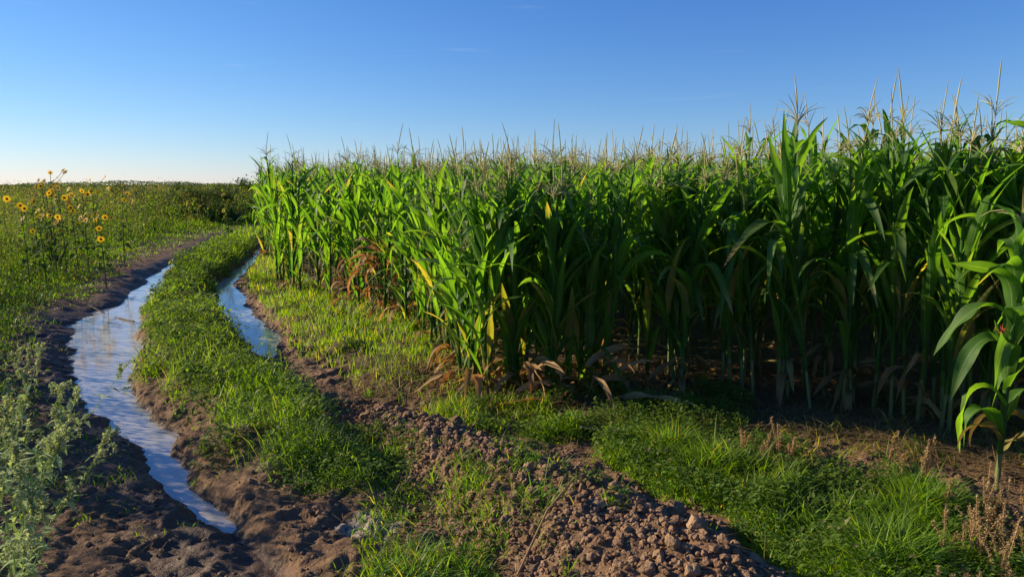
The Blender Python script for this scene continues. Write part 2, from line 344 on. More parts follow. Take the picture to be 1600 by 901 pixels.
# ------------------------------------------------------------------ water in the two ruts
WL = -.062
def water_mat():
    m, n, l = mat_new('muddy_water'); gm = n.new('ShaderNodeNewGeometry')
    nz = n.new('ShaderNodeTexNoise'); nz.inputs['Scale'].default_value = 7; nz.inputs['Detail'].default_value = 5; l.new(gm.outputs['Position'], nz.inputs[0])
    r = n.new('ShaderNodeValToRGB'); r.color_ramp.elements[0].color = (.36, .33, .28, 1); r.color_ramp.elements[1].color = (.62, .57, .50, 1); l.new(nz.outputs[0], r.inputs[0])
    p = n.new('ShaderNodeBsdfPrincipled'); l.new(r.outputs[0], p.inputs['Base Color']); p.inputs['Roughness'].default_value = .06; p.inputs['IOR'].default_value = 1.34; p.inputs['Specular IOR Level'].default_value = .6
    n2 = n.new('ShaderNodeTexNoise'); n2.inputs['Scale'].default_value = 26; n2.inputs['Detail'].default_value = 4; l.new(gm.outputs['Position'], n2.inputs[0])
    b = n.new('ShaderNodeBump'); b.inputs['Strength'].default_value = .06; b.inputs['Distance'].default_value = .004; l.new(n2.outputs[0], b.inputs['Height']); l.new(b.outputs[0], p.inputs['Normal'])
    o = n.new('ShaderNodeOutputMaterial'); l.new(p.outputs[0], o.inputs[0]); return m
MW = water_mat()
def ribbon(cf, wf, y0, y1, ext, label):
    yy = np.linspace(y0, y1, 90); c = cf(yy); w_ = (wf(yy) + ext) / .78
    V = np.concatenate([np.stack([c - w_, yy, np.full(90, WL)], -1), np.stack([c + w_, yy, np.full(90, WL)], -1)])
    i = np.arange(89); Fq = np.stack([i, i + 90, i + 91, i + 1], -1)
    m_ = mesh_np('water', V, Fq, np.zeros((180, 3))); m_.materials.append(MW)
    tag(link('water', m_), label, kind='structure')
ribbon(cL, wL, 2.2, 30, .22, 'pale muddy water standing in the long wheel rut')
ribbon(cR, wR, 6.6, 24, .14, 'narrow blue water standing in the rut beside the corn')

# ------------------------------------------------------------------ scatter helpers
def scat(n, x0, x1, y0, y1): return rng.uniform(x0, x1, n), rng.uniform(y0, y1, n)
def scat_polar(n, a0, a1, r0, r1, k=0.0):
    """k=0: density falls as 1/r^2; k=1: as 1/r"""
    a = np.radians(rng.uniform(a0, a1, n)); u = rng.random(n)
    r = np.exp(np.log(r0) + u * np.log(r1 / r0)) if k == 0 else r0 + u * (r1 - r0)
    return r * np.sin(a), r * np.cos(a)
def keep(x, y, prob):
    m = rng.random(len(x)) < prob; return x[m], y[m]
def grass_field(x, y, hmin, hmax, width, seg=3, dry=.08, bias=0., e_lo=62, e_hi=88, curl=1.1, hmul=None, clump=.16):
    n = len(x); d = np.hypot(x, y)
    cl = vnoise(x, y, clump, 61) + .5 * vnoise(x, y, .6, 62)
    h = (hmin + (hmax - hmin) * rng.beta(1.6, 2.2, n)) * (1 + .9 * cl)
    if hmul is not None: h = h * hmul
    root = np.stack([x, y, height(x, y) - .004], -1)
    wd = width * rng.uniform(.6, 1.3, n) * np.maximum(1, d / 5.0) ** .8
    tint = np.stack([np.clip(rng.beta(2, 2, n) + .5 * vnoise(x, y, .5, 63) + bias, 0, 1), np.clip((rng.random(n) < dry) * rng.uniform(.4, 1, n) + np.clip(vnoise(x, y, .8, 64), 0, 1) * .25, 0, 1), np.full(n, .5)], -1)
    return blades(root, h, wd, rng.uniform(0, 2 * np.pi, n), np.radians(rng.uniform(e_lo, e_hi, n)), curl * rng.uniform(.3, 1.6, n), seg, tint, rng.uniform(-.7, .7, n))
def low_leaves(x, y, hmax, ln, tintb=0., dry=.03, wr_=.6, up=.4):
    n = len(x); z = height(x, y) + rng.random(n) ** .8 * hmax * (1 + .8 * vnoise(x, y, .25, 66))
    l_ = ln * rng.uniform(.6, 1.4, n) * np.maximum(1, np.hypot(x, y) / 6) ** .7
    tint = np.stack([np.clip(rng.beta(2, 2, n) + .4 * vnoise(x, y, .4, 67) + tintb, 0, 1), (rng.random(n) < dry) * rng.uniform(.5, 1, n), np.full(n, .5)], -1)
    return leaflets(np.stack([x, y, z], -1), rng.uniform(0, 2 * np.pi, n), rng.normal(.15, up, n), l_, l_ * wr_, tint)

# ------------------------------------------------------------------ corn
def corn_leaf(h0, phi, Ln, W, e0, droop, twist, S=12, dryness=0., rr=None, wave=1.0, r0=.01, shade=None, p=1.5, kink=0):
    rr = rr or random
    t = np.linspace(0, 1, S + 1); tm = (t[1:] + t[:-1]) / 2
    if kink: e = e0 - droop * (.82 / (1 + np.exp(-(tm - kink) / .075)) + .18 * tm)
    else: e = e0 - droop * tm ** p
    swing = phi + rr.uniform(-.35, .35) * t ** 1.5
    ds = Ln / S
    ex = np.cos(e) * ds; ez = np.sin(e) * ds
    P = np.zeros((S + 1, 3)); P[0] = (math.cos(phi) * r0, math.sin(phi) * r0, h0)
    sm = (swing[1:] + swing[:-1]) / 2
    P[1:, 0] = P[0, 0] + np.cumsum(ex * np.cos(sm)); P[1:, 1] = P[0, 1] + np.cumsum(ex * np.sin(sm)); P[1:, 2] = h0 + np.cumsum(ez)
    T = np.gradient(P, axis=0); T /= np.linalg.norm(T, axis=1, keepdims=True) + 1e-9
    s0 = np.stack([-np.sin(swing), np.cos(swing), 0 * t], -1); up = np.cross(T, s0); 
    tw = twist * t ** 1.3
    side = s0 * np.cos(tw)[:, None] + up * np.sin(tw)[:, None]; nrm = np.cross(T, side)
    wt = np.clip((.55 + 1.9 * t) * (t < .24) + (t >= .24) * 1.0, 0, 1) * np.clip(1 - np.clip((t - .35) / .65, 0, 1) ** 1.9, .02, 1)
    hw = W * .5 * wt
    fold = .45 * (1 - .6 * t)
    ph = rr.uniform(0, 6.28); fr = rr.uniform(9, 15)
    wv1 = np.sin(fr * t + ph) * .28 * wave * wt + rr.uniform(0, .12) * np.sin(fr * 3.1 * t); wv2 = np.sin(fr * t * 1.13 + ph + 2.2) * .28 * wave * wt
    us = np.array([-1, -.5, 0, .5, 1.])
    V = np.zeros((S + 1, 5, 3))
    for i, u in enumerate(us):
        lift = fold * abs(u) * 1.0 + ((wv1 if u < 0 else wv2) * abs(u) ** 2)
        V[:, i] = P + side * (hw * u)[:, None] + nrm * (-hw * lift)[:, None] * -1
    idx = np.arange((S + 1) * 5).reshape(S + 1, 5)
    F = np.stack([idx[:-1, :-1], idx[:-1, 1:], idx[1:, 1:], idx[1:, :-1]], -1).reshape(-1, 4)
    A = np.zeros((S + 1, 5, 3)); A[..., 0] = rr.random() if shade is None else shade; A[..., 1] = np.clip(dryness + np.clip((t[:, None] - rr.uniform(.6, .95)) * 4, 0, .8) * (rr.random() < .16), 0, 1); A[..., 2] = (us * .5 + .5)[None, :]
    return V.reshape(-1, 3), F, A.reshape(-1, 3)

def corn_parts(seed, hgt, lod=0, compact=0.0, z0=.22):
    """returns MB for stalk, foliage, withered, tassel, ear-info"""
    rr = random.Random(seed)
    S = (12, 7, 5)[lod]
    lean = (rr.uniform(-.05, .05), rr.uniform(-.05, .05))
    def sp(z): return np.array([lean[0] * (z / hgt) ** 2, lean[1] * (z / hgt) ** 2, z])
    nn = 14 if lod < 2 else 8
    zz = np.linspace(-.03, hgt, nn); rad = np.interp(zz, [0, .35 * hgt, hgt], [.0125, .0100, .0035])
    if lod == 0:
        zl = []; rl = []
        for i in range(nn - 1):
            zl += [zz[i], zz[i] + (zz[i + 1] - zz[i]) * .92]; rl += [rad[i] * 1.22, rad[i] * .95]
        zz = np.array(zl + [zz[-1]]); rad = np.array(rl + [rad[-1]])
    P = np.array([sp(z) for z in zz])[None]
    stalk = MB(); stalk.add(tubes(P, rad[None], (7, 5, 3)[lod], np.array([[rr.uniform(.2, .9), 0, .5]])))
    fol = MB(); dryf = MB(); base_phi = rr.uniform(0, 6.28); nl = rr.randint(15, 18)
    for i in range(5 if lod == 0 else 1):
        z = rr.uniform(.04, z0 + .02) * hgt
        v = corn_leaf(z, rr.uniform(0, 6.28), rr.uniform(.3, .6), rr.uniform(.03, .055), R(rr.uniform(10, 60)), R(rr.uniform(80, 140)), rr.uniform(-2.5, 2.5), max(4, S - 3), rr.uniform(.6, 1), rr, 1.8, kink=rr.uniform(.15, .4))
        v[0][:, 2] = np.maximum(v[0][:, 2], .015 + .03 * rr.random()); dryf.add(v)
    for i in range(nl):
        f = i / (nl - 1); z = hgt * (z0 + (.96 - z0) * f ** .92)
        phi = base_phi + (i % 2) * math.pi + rr.uniform(-.6, .6) + .12 * i
        Lh = (.46 + .43 * math.sin(math.pi * min(1, .15 + .85 * f))) * rr.uniform(.75, 1.0)
        if f > .72: Lh *= .80 - .8 * (f - .72)
        Ww = (.044 + .028 * math.sin(math.pi * f)) * rr.uniform(.65, 1.15)
        q_ = rr.random(); kink = 0
        if q_ < .50 + .30 * compact: droop = R(rr.uniform(12, 55)); up = R(rr.uniform(70, 86))
        elif q_ < .82: droop = R(rr.uniform(110, 165)); up = R(rr.uniform(62, 82)); kink = rr.uniform(.22, .62)
        else: droop = R(rr.uniform(70, 130)); up = R(rr.uniform(55, 78))
        if f > .75 and rr.random() < .8: droop = R(rr.uniform(110, 165)); kink = rr.uniform(.25, .5)
        pt = sp(z)
        dr = rr.uniform(.2, .8) if f < .25 and rr.random() < .25 else (0.12 if rr.random() < .1 else 0)
        v = corn_leaf(z, phi, Lh, Ww, up, droop, rr.uniform(-1.8, 1.8) if rr.random() < .6 else rr.uniform(-.5, .5), S, dr, rr, 1, p=rr.uniform(1.2, 2.6), kink=kink)
        v[0][:, :2] += pt[:2]; v[0][:, 2] = np.maximum(v[0][:, 2], .02)
        fol.add(v)
        # leaf sheath hugging the stalk below the blade
        if lod == 0:
            q = np.array([sp(z - .10), sp(z - .03), sp(z + .012)])[None]
            fol.add(tubes(q, np.array([[.013, .0145, .0155]]) * (1.1 - .5 * f), 6, np.array([[rr.random(), 0, .2]])))
    tas = MB(); top = sp(hgt)
    def brn(az, spread, ln, r):
        S2 = 5; t = np.linspace(0, 1, S2); e = 1.5 - spread * t ** .8
        x = np.cumsum(np.cos(e)) * ln / S2; z = np.cumsum(np.sin(e)) * ln / S2
        P = np.stack([top[0] + x * math.cos(az), top[1] + x * math.sin(az), top[2] + z], -1)
        P = np.concatenate([[top - [0, 0, .01]], P]); return P[None], np.array([[r * .5, r * .6, r, r, r * .9, r * .3]])
    P, r_ = brn(rr.uniform(0, 6), rr.uniform(0, .25), rr.uniform(.30, .40), .0042); tas.add(tubes(P, r_, 4 if lod == 0 else 3, np.array([[rr.random(), 0, .5]])))
    for k in range(rr.randint(8, 12) if lod == 0 else rr.randint(4, 7)):
        P, r_ = brn(rr.uniform(0, 6.28), rr.uniform(.3, 2.1), rr.uniform(.14, .26), .0028); tas.add(tubes(P, r_, 3, np.array([[rr.random(), 0, .5]])))
    return stalk, fol, dryf, tas, sp

def ear_mesh():
    zz = np.linspace(0, 1, 9); prof = np.array([.35, .75, .95, 1, .97, .85, .65, .42, .2]) * .024
    P = np.stack([zz * 0, zz * 0, zz * .21], -1)[None]
    b = MB(); b.add(tubes(P, prof[None], 8, np.array([[.8, 0, .3]])))
    rr = random.Random(5)
    for k in range(3): b.add(corn_leaf(.12, k * 2.1, .14, .03, 1.4, .3, .2, 4, 0, rr, .3, .018))
    s = MB(); n = 26; az = rng.uniform(0, 6.28, n)
    s.add(blades(np.tile([[0, 0, .20]], (n, 1)), rng.uniform(.03, .06, n), np.full(n, .006), az, np.full(n, 1.3), rng.uniform(1, 3, n), 3, np.zeros((n, 3))))
    return b.mesh('ear', M_CORN), s.mesh('silk', M_SILK)
EAR, SILK = ear_mesh()

protos = []
for i in range(24):
    hgt = (1.78, 1.90, 1.82, 1.94)[i % 4]
    stalk, fol, dryf, tas, sp = corn_parts(100 + i, hgt, 0, (.8 if i % 3 == 0 else .2) if i < 14 else .9, .22 if i < 14 else .07)
    protos.append(dict(h=hgt, sp=sp, stalk=stalk.mesh('stalk', M_STALK), fol=fol.mesh('foliage', M_CORN), dry=dryf.mesh('withered_leaves', M_CORND), tas=tas.mesh('tassel', M_TASSEL)))
low = []
for i in range(8):
    stalk, fol, dryf, tas, sp = corn_parts(300 + i, (1.82, 1.94)[i % 2], 1)
    low.append((stalk, fol, dryf, tas))

from mathutils.geometry import intersect_point_tri_2d
poly = [(x, y) for x, y in EDGE_F] + [(13, 2), (13, 20.5)] + EDGE_L[:0:-1]
def inside(px, py):
    c = False; j = len(poly) - 1
    for i in range(len(poly)):
        xi, yi = poly[i]; xj, yj = poly[j]
        if (yi > py) != (yj > py) and px < (xj - xi) * (py - yi) / (yj - yi) + xi: c = not c
        j = i
    return c
Dv = np.array((-.49, .872)); Pv = np.array((.872, .49)); O = np.array((-.30, 5.32))
pts = []
for k in range(-3, 22):
    s = -14.0
    while s < 20:
        s += random.uniform(.13, .23)
        q = O + Pv * (k * .74 + random.gauss(0, .035)) + Dv * s
        if inside(*q) and not (q[0] < 1.1 and q[1] < 6.4 and random.random() < .5): pts.append((q[0], q[1], k))
# the ragged headland: extra plants filling the field's near corner and front
for _ in range(95):
    u = random.random(); 
    if u < .34: x_ = random.uniform(-.4, .75); y_ = float(yF(x_)) + random.uniform(-.05, .6)
    elif u < .62: x_ = random.uniform(1.2, 3.2); y_ = float(yF(x_)) + random.uniform(-.02, .5)
    else: y_ = random.uniform(5.6, 11); x_ = float(xC(y_)) + random.uniform(0, .35)
    pts.append((x_, y_, -9))
def edge_dist(x, y):
    best = 9
    for E_ in (EDGE_L, EDGE_F):
        for (x0, y0), (x1, y1) in zip(E_[:-1], E_[1:]):
            dx, dy = x1 - x0, y1 - y0; t = max(0, min(1, ((x - x0) * dx + (y - y0) * dy) / (dx * dx + dy * dy)))
            best = min(best, math.hypot(x - x0 - t * dx, y - y0 - t * dy))
    return best
cand = []; rest = []
for (x, y, k) in pts:
    d = math.hypot(x, y); u = 800 + 1142 * x / max(y, .1)
    inview = 370 < u < 1680 and y > 1
    e = edge_dist(x, y)
    (cand if inview else rest).append((d * .35 + e * 3.0, x, y, e))
cand.sort(); N_IND = 285
rest += cand[N_IND:]; cand = cand[:N_IND]
GEN = {'track': 'green corn plant in the outer row beside the wheel rut', 'clump': 'leafy corn plant in the field corner nearest the clod heap', 'front': 'tall corn plant in the shaded front edge of the field', 'in': 'tasselled corn plant within the stand, behind its outer plants'}
GRP = {'track': 'corn along the wheel rut', 'clump': 'corn at the near corner of the field', 'front': 'corn along the shaded front edge', 'in': 'corn within the stand'}
for n_, (sc_, x, y, e) in enumerate(cand):
    o = empty('corn_plant', (x, y, hz(x, y) - .01), random.uniform(0, 6.28))
    zone = 'in' if e > .42 else ('clump' if (x < 1.15 and y < 6.2) else ('track' if x < float(xC(y)) + .5 and y > 5.8 else 'front'))
    p = protos[random.randrange(14, 24) if zone in ('clump', 'track') and random.random() < .85 else random.randrange(14)]
    hs_ = np.interp(x, [-4, -2, -.3, .6, 1.5, 2.2, 3], [.96, .90, .85, .86, .91, .98, 1.01]) * random.uniform(.88, 1.06)
    if zone in ('clump', 'track') and random.random() < .25: hs_ *= random.uniform(.55, .8)
    if e > .42: hs_ = max(hs_, .89 + .06 * float(sstep(1.2, 3, x)))
    o.scale = (random.uniform(.9, 1.08),) * 2 + (hs_,)
    o.rotation_euler = (random.gauss(0, .055), random.gauss(0, .055), o.rotation_euler[2])
    link('stalk', p['stalk'], o); link('foliage', p['fol'], o); link('tassel', p['tas'], o)
    has_dry = e < .9 and random.random() < (.4 if zone in ('clump', 'track') else .25)
    if has_dry: link('withered_leaves', p['dry'], o)
    has_ear = e < .6 and random.random() < .45
    if has_ear:
        z = random.uniform(.85, 1.15) * p['h'] / 2; q = p['sp'](z); a = random.uniform(0, 6.28)
        er = link('ear', EAR, o, (q[0] + .012 * math.cos(a), q[1] + .012 * math.sin(a), z)); er.rotation_euler = (0, R(22), a); link('silk', SILK, er)
    size = 'short' if hs_ < .72 else ('tall' if hs_ > .92 else 'medium')
    feat = 'with ear and dead lower leaves' if has_ear and has_dry else 'with a red-silked ear' if has_ear else 'with dead lower leaves' if has_dry else 'bearing only green leaves'
    far_ = {'track': 'far part' if y > 8.2 else 'near part', 'clump': '', 'front': '', 'in': ''}[zone]
    place = {'track': '%s of rut-side row' % far_, 'clump': 'field corner by clod heap', 'front': 'shaded front edge ' + ('past the lush grass' if x > 1.9 else 'behind dark weeds'),
             'in': 'inside, behind ' + ('the rut-side row' if x < -.6 else 'the field corner' if x < 1.2 else 'the shaded edge')}[zone]
    tag(o, '%s corn plant %s, %s' % (size, feat, place), 'corn plant', GRP[zone])
# everything deeper in the field
mbs = [MB(), MB(), MB(), MB()]
for (sc_, x, y, e) in rest:
    L4 = low[random.randrange(8)]; a = random.uniform(0, 6.28); ca, sa = math.cos(a), math.sin(a); s = random.uniform(.87, .99); z0 = hz(x, y) - .01
    rot = np.array([[ca, sa, 0], [-sa, ca, 0], [0, 0, 1]]) * s
    for j in range(4):
        b = L4[j]; V = np.concatenate(b.V) @ rot + np.array([x, y, z0]); mbs[j].add((V, np.concatenate(b.F), np.concatenate(b.A)))
def join_mats(name, parts, mats):
    V = np.concatenate([np.concatenate(b.V) for b in parts]); A = np.concatenate([np.concatenate(b.A) for b in parts]); Fs = []; mi = []; n = 0
    for j, b in enumerate(parts):
        f = np.concatenate(b.F) + n; Fs.append(f); mi.append(np.full(len(f), j)); n += b.n
    me = mesh_np(name, V, np.concatenate(Fs), A)
    for m in mats: me.materials.append(m)
    me.polygons.foreach_set('material_index', np.concatenate(mi).astype(np.int32)); return me
tag(link('corn_field', join_mats('corn_field', mbs, [M_STALK, M_CORN, M_CORND, M_TASSEL])), 'dense mass of corn filling the field behind its edge plants', 'corn', kind='stuff')

# the lone corn plant closest to the camera, every blade its own part
def near_corn(x, y, hgt, specs, label, rz=0, ears=(), dryspec=()):
    o = empty('corn_plant', (x, y, hz(x, y) - .01), rz); tag(o, label, 'corn plant')
    rr = random.Random(int(x * 1000))
    stalk, fol, dryf, tas, sp = corn_parts(int(abs(x) * 977), hgt, 0)
    stalk.build('stalk', M_STALK, o); tas.build('tassel', M_TASSEL, o)
    for (z, az, ln, wd, e0, dr, tw) in specs:
        b = MB(); v = corn_leaf(z, R(az), ln * 1.08, wd * 1.3, R(min(e0 + 4, 84)), R(max(dr, 60) + 8), tw * 1.3, 22, 0, rr, 1.25, kink=rr.uniform(.25, .55)); v[0][:, :2] += sp(z)[:2]; b.add(v)
        q = np.array([sp(z - .12), sp(z - .04), sp(z + .015)])[None]; b.add(tubes(q, np.array([[.013, .015, .016]]), 7, np.array([[.4, 0, .2]])))
        b.build('leaf', M_CORN, o)
    for (z, az, ln, wd, e0, dr, tw) in dryspec:
        b = MB(); v = corn_leaf(z, R(az), ln, wd, R(e0), R(dr), tw, 16, .55, rr, 1.6); v[0][:, :2] += sp(z)[:2]; v[0][:, 2] = np.maximum(v[0][:, 2], .03); b.add(v)
        tag(b.build('leaf', M_CORND, o), 'withered brown leaf hanging limp')
    for (z, a) in ears:
        q = sp(z); er = link('ear', EAR, o, (q[0] + .012 * math.cos(a), q[1] + .012 * math.sin(a), z)); er.rotation_euler = (0, R(20), a); link('silk', SILK, er)
    return o
near_corn(2.55, 3.66, 1.36, [
    (.30, 190, .42, .062, 60, 150, .6), (.38, 20, .45, .062, 65, 130, -.5), (.46, 165, .50, .070, 72, 165, .9), (.54, -70, .45, .066, 70, 120, 1.2), (.60, 230, .50, .070, 74, 150, -1.0),
    (.66, 185, .55, .072, 76, 150, -.8), (.74, 10, .55, .074, 70, 130, .4), (.80, 250, .50, .072, 80, 90, .9), (.86, 150, .50, .072, 78, 140, -.6), (.93, 200, .50, .070, 80, 70, 1.1),
    (1.0, -30, .5, .068, 78, 100, .7), (1.06, 215, .42, .064, 80, 110, .8), (1.14, 80, .42, .06, 80, 110, -.7), (1.22, 270, .36, .054, 82, 70, .5), (1.28, 170, .32, .05, 82, 60, -.5)],
    'sunlit corn plant standing alone in front of the shaded edge, beside dried tan weeds', ears=((.66, 3.6),), dryspec=((.24, -60, .45, .06, 50, 150, 1.8), (.20, 30, .4, .05, 40, 150, -2), (.27, 200, .4, .055, 55, 155, 1.5)))
near_corn(2.86, 3.86, 1.95, [
    (.5, 200, .5, .06, 65, 140, .6), (.65, 10, .5, .065, 65, 120, -.5), (.8, 190, .5, .065, 70, 120, .9), (.95, 0, .6, .07, 74, 110, -.4),
    (1.1, 210, .52, .07, 76, 120, -.8), (1.25, 30, .6, .07, 70, 120, .4), (1.4, 220, .5, .065, 80, 90, .9), (1.55, 50, .5, .075, 78, 90, -.6), (1.7, 200, .45, .07, 80, 70, .5)],
    'corn plant just behind the lone sunlit one at the picture edge', dryspec=((.3, 180, .5, .06, 40, 150, 1.8),))

# ------------------------------------------------------------------ grass and low weeds
G = MB()
# grassy ridge between the ruts
x, y = scat(430000, -11, -.5, 3.4, 32); f_ = fields(x, y); m = sstep(.02, .14, f_[0] - f_[1] - .10 * (y > 11) - .16 * (1 - sstep(4.3, 5.3, y))) * sstep(-.04, .12, -f_[3] - f_[4]) * sstep(3.4, 4.4, y) * sstep(-.16, .02, fbm(x, y, .30, 3, 71) - .0 + .1 * (y > 9)) * np.clip(7 / np.hypot(x, y), .25, 1) ** 1.0
x, y = keep(x, y, np.clip(m, 0, 1) * .98); G.add(grass_field(x, y, .06, .20, .0058, 3, .06, .2, 48, 88, 1.3, np.clip(1 + 2.0 * fbm(x, y, .34, 2, 77), .4, 2.1)))
# dense clump at the ridge's near end
def blob(n, cx, cy, rx, ry, ang=0, p=2.2):
    a = rng.uniform(0, 6.28, n); r = rng.random(n) ** .6; u = np.cos(a) * r * rx; v = np.sin(a) * r * ry; c, s = math.cos(ang), math.sin(ang)
    return cx + u * c - v * s, cy + u * s + v * c, np.exp(-p * r ** 3)
x, y, k = blob(11000, -1.02, 4.08, .42, .62, .55); G.add(grass_field(x, y, .07, .22, .0065, 4, .04, .1, 45, 88, 1.7, k))
x, y, k = blob(5000, -1.75, 5.15, .45, .7, .6); G.add(grass_field(x, y, .06, .20, .006, 4, .04, .2, 50, 88, 1.5, k))
# strip between second rut and the corn
x, y = scat(270000, -9.5, .6, 4.9, 30); m = sstep(.10 - .07 * (y > 6.5), .32 - .16 * (y > 6.5), (x - cR(y)) * .78 - wR(y)) * (x < xC(y) + .5) * sstep(4.9, 6.2, y + .6 * (x + .3) + .5) * sstep(-.45, .05, vnoise(x, y, .3, 73) + .1) * np.clip(7 / np.hypot(x, y), .25, 1)
x, y = keep(x, y, m * (1 - mound(x, y)[1])); G.add(grass_field(x, y, .05, .16, .005, 3, .14, .35, 68, 90, .8))
def clumps(n, reg, cond, h=(.10, .26), per=220, rad=.10):
    cx, cy = scat(n, *reg); q = rng.random(n) < cond(cx, cy); cx, cy = cx[q], cy[q]; ix = np.repeat(np.arange(len(cx)), rng.integers(per // 2, per, len(cx)))
    r_ = rad * rng.uniform(.6, 1.4, len(cx))[ix]; a_ = rng.uniform(0, 6.28, len(ix)); q_ = np.sqrt(rng.random(len(ix))) * r_
    G.add(grass_field(cx[ix] + q_ * np.cos(a_), cy[ix] + q_ * np.sin(a_), h[0], h[1], .0075, 4, .05, .25, 42, 88, 1.7, (1.15 - .6 * q_ / r_) * rng.uniform(.7, 1.1, len(cx))[ix]))
clumps(420, (-8, -.6, 3.8, 16), lambda x, y: (fields(x, y)[0] - fields(x, y)[1] > .12) * (-fields(x, y)[3] - fields(x, y)[4] > .02) * (y > 4.2))
clumps(420, (-7, .4, 5.2, 15), lambda x, y: ((x - cR(y)) * .78 - wR(y) > .15) * (x < xC(y) + .2) * .5, (.07, .18), 120, .08)
# around the foot of the corn corner
x, y = scat(26000, -1.1, 1.5, 4.25, 5.6); m = sstep(-.1, .2, vnoise(x, y, .28, 75)) * .9 * (1 - mound(x, y)[1]); x, y = keep(x, y, m); G.add(grass_field(x, y, .05, .20, .0065, 4, .15, .1, 55, 88, 1.3))
# lush patch on the far side of the clod heap
PX = [(1.25, 3.55, .72, .36, -.55, 12000), (1.72, 3.2, .5, .42, 0, 12000), (1.6, 2.75, .5, .4, 0, 8000), (.85, 4.0, .4, .25, -.4, 4500), (1.95, 3.35, .3, .25, 0, 3500), (2.1, 2.6, .4, .5, 0, 3500), (1.35, 3.15, .35, .4, -.6, 5000), (1.05, 3.75, .22, .22, 0, 3000), (1.55, 3.55, .22, .16, 0, 2500), (.35, 4.45, .35, .15, -.2, 2500)]
for cx, cy, rx, ry, an, n in PX:
    x, y, k = blob(n, cx, cy, rx, ry, an); mm_ = (1 - .85 * mound(x, y)[1]); q = rng.random(n) < mm_; G.add(grass_field(x[q], y[q], .07, .28, .0074, 4, .05, .25, 55, 89, 1.5, k[q]))
# sparse tufts on the mud, the heap and the shaded side
def tufts(n, per, reg, hmin, hmax, rad=.05, cond=None, wd=.0065, dry=.1):
    cx, cy = scat(n, *reg)
    if cond is not None: q = rng.random(n) < cond(cx, cy); cx, cy = cx[q], cy[q]
    cnt = rng.integers(per // 3, per, len(cx)); ix = np.repeat(np.arange(len(cx)), cnt)
    x = cx[ix] + rng.normal(0, rad, len(ix)); y = cy[ix] + rng.normal(0, rad, len(ix)); sc = rng.uniform(.5, 1.2, len(cx))[ix]
    G.add(grass_field(x, y, hmin, hmax, wd, 4, dry, .05, 35, 88, 1.5, sc))
tufts(38, 50, (-.75, .15, 2.6, 3.7), .05, .17, .045)
tufts(16, 70, (-.55, -.1, 2.7, 3.2), .08, .22, .05)
tufts(30, 28, (-.6, 1.2, 2.5, 4.4), .04, .13, .03)
tufts(14, 60, (-.75, -.1, 2.5, 3.6), .05, .16, .045)
tufts(150, 26, (-3.4, -.9, 2.4, 5.0), .03, .11, .04, lambda x, y: ((x - cL(y)) * .78 < -wL(y) - .12) * .8)
tufts(2300, 30, (-8, -2.0, 3.6, 13), .03, .15, .06, lambda x, y: sstep(.1, .9, -(x - cL(y)) * .78 - wL(y)) * .9)
tufts(260, 20, (.9, 3.6, 3.9, 5.2), .04, .14, .05, None, .006, .5)
tufts(300, 16, (-4.8, -1.2, 3.8, 9), .02, .07, .03, lambda x, y: (np.abs((x - cL(y)) * .78) < wL(y) + .25) * (np.abs((x - cL(y)) * .78) > wL(y) - .03) * .7)
# knee-high grass sloping up to the weed field beyond the track
x, y = scat_polar(190000, -62, -14, 3.5, 34, 0); inL = xB(y) - x
ex_ = .06 * np.clip(y - 13, 0, 8); m = (inL > -.6 - ex_) * sstep(-.6 - ex_, .3 - ex_, inL); x, y = keep(x, y, m); inL = xB(y) - x
hm = np.clip(.45 + .55 * inL, .3, 2.2); G.add(grass_field(x, y, .12, .34, .0055, 3, .10, .05, 60, 89, 1.1, hm, .5))
tag(G.build('grass', M_GRASS), 'short bright green grass covering the ridge, banks and field margin', 'grass', kind='stuff')

Wd = MB()
x, y = scat(170000, -8.5, -.6, 3.5, 20); f_ = fields(x, y); m = sstep(.03, .2, f_[0] - f_[1]) * sstep(-.03, .15, -f_[3] - f_[4]) * sstep(3.6, 4.6, y) * sstep(-.12, .12, vnoise(x, y, .42, 81)) * np.clip(6 / np.hypot(x, y), .2, 1); x, y = keep(x, y, m); Wd.add(low_leaves(x, y, .22, .042, .2, wr_=.5))
def leafy(n, reg, cond, ln=.045, hh=.15, rad=.10, per=90):
    cx, cy = scat(n, *reg); q = rng.random(n) < cond(cx, cy); cx, cy = cx[q], cy[q]; ix = np.repeat(np.arange(len(cx)), rng.integers(per // 2, per, len(cx)))
    a_ = rng.uniform(0, 6.28, len(ix)); t_ = np.sqrt(rng.random(len(ix))); r_ = rad * rng.uniform(.6, 1.3, len(cx))[ix] * t_; x = cx[ix] + r_ * np.cos(a_); y = cy[ix] + r_ * np.sin(a_); m_ = len(ix)
    z = height(x, y) + hh * (1 - .8 * t_ ** 2) * rng.uniform(.55, 1.05, m_); l_ = ln * rng.uniform(.6, 1.3, m_) * np.maximum(1, np.hypot(x, y) / 7) ** .6
    Wd.add(leaflets(np.stack([x, y, z], -1), a_, rng.normal(.15, .35, m_), l_, l_ * .5, np.stack([np.clip(rng.random(m_) * .6 + rng.random(len(cx))[ix] * .5, 0, 1), (rng.random(m_) < .03) * .8, np.full(m_, .5)], -1)))
on_ridge = lambda x, y: (fields(x, y)[0] - fields(x, y)[1] > .10) * (-fields(x, y)[3] - fields(x, y)[4] > .02) * (y > 4.0)
leafy(850, (-8, -.6, 3.8, 16), on_ridge)
leafy(260, (-6, .4, 5.2, 12), lambda x, y: ((x - cR(y)) * .78 - wR(y) > .15) * (x < xC(y) + .2) * .5, .036, .10, .08, 60)
leafy(300, (-8.5, -2.4, 3.6, 13), lambda x, y: sstep(.25, 1.1, -(x - cL(y)) * .78 - wL(y)) * .8, .036, .12, .10, 70)
leafy(9, (-.7, .9, 2.6, 4.2), lambda x, y: x * 0 + 1, .03, .08, .05, 40)
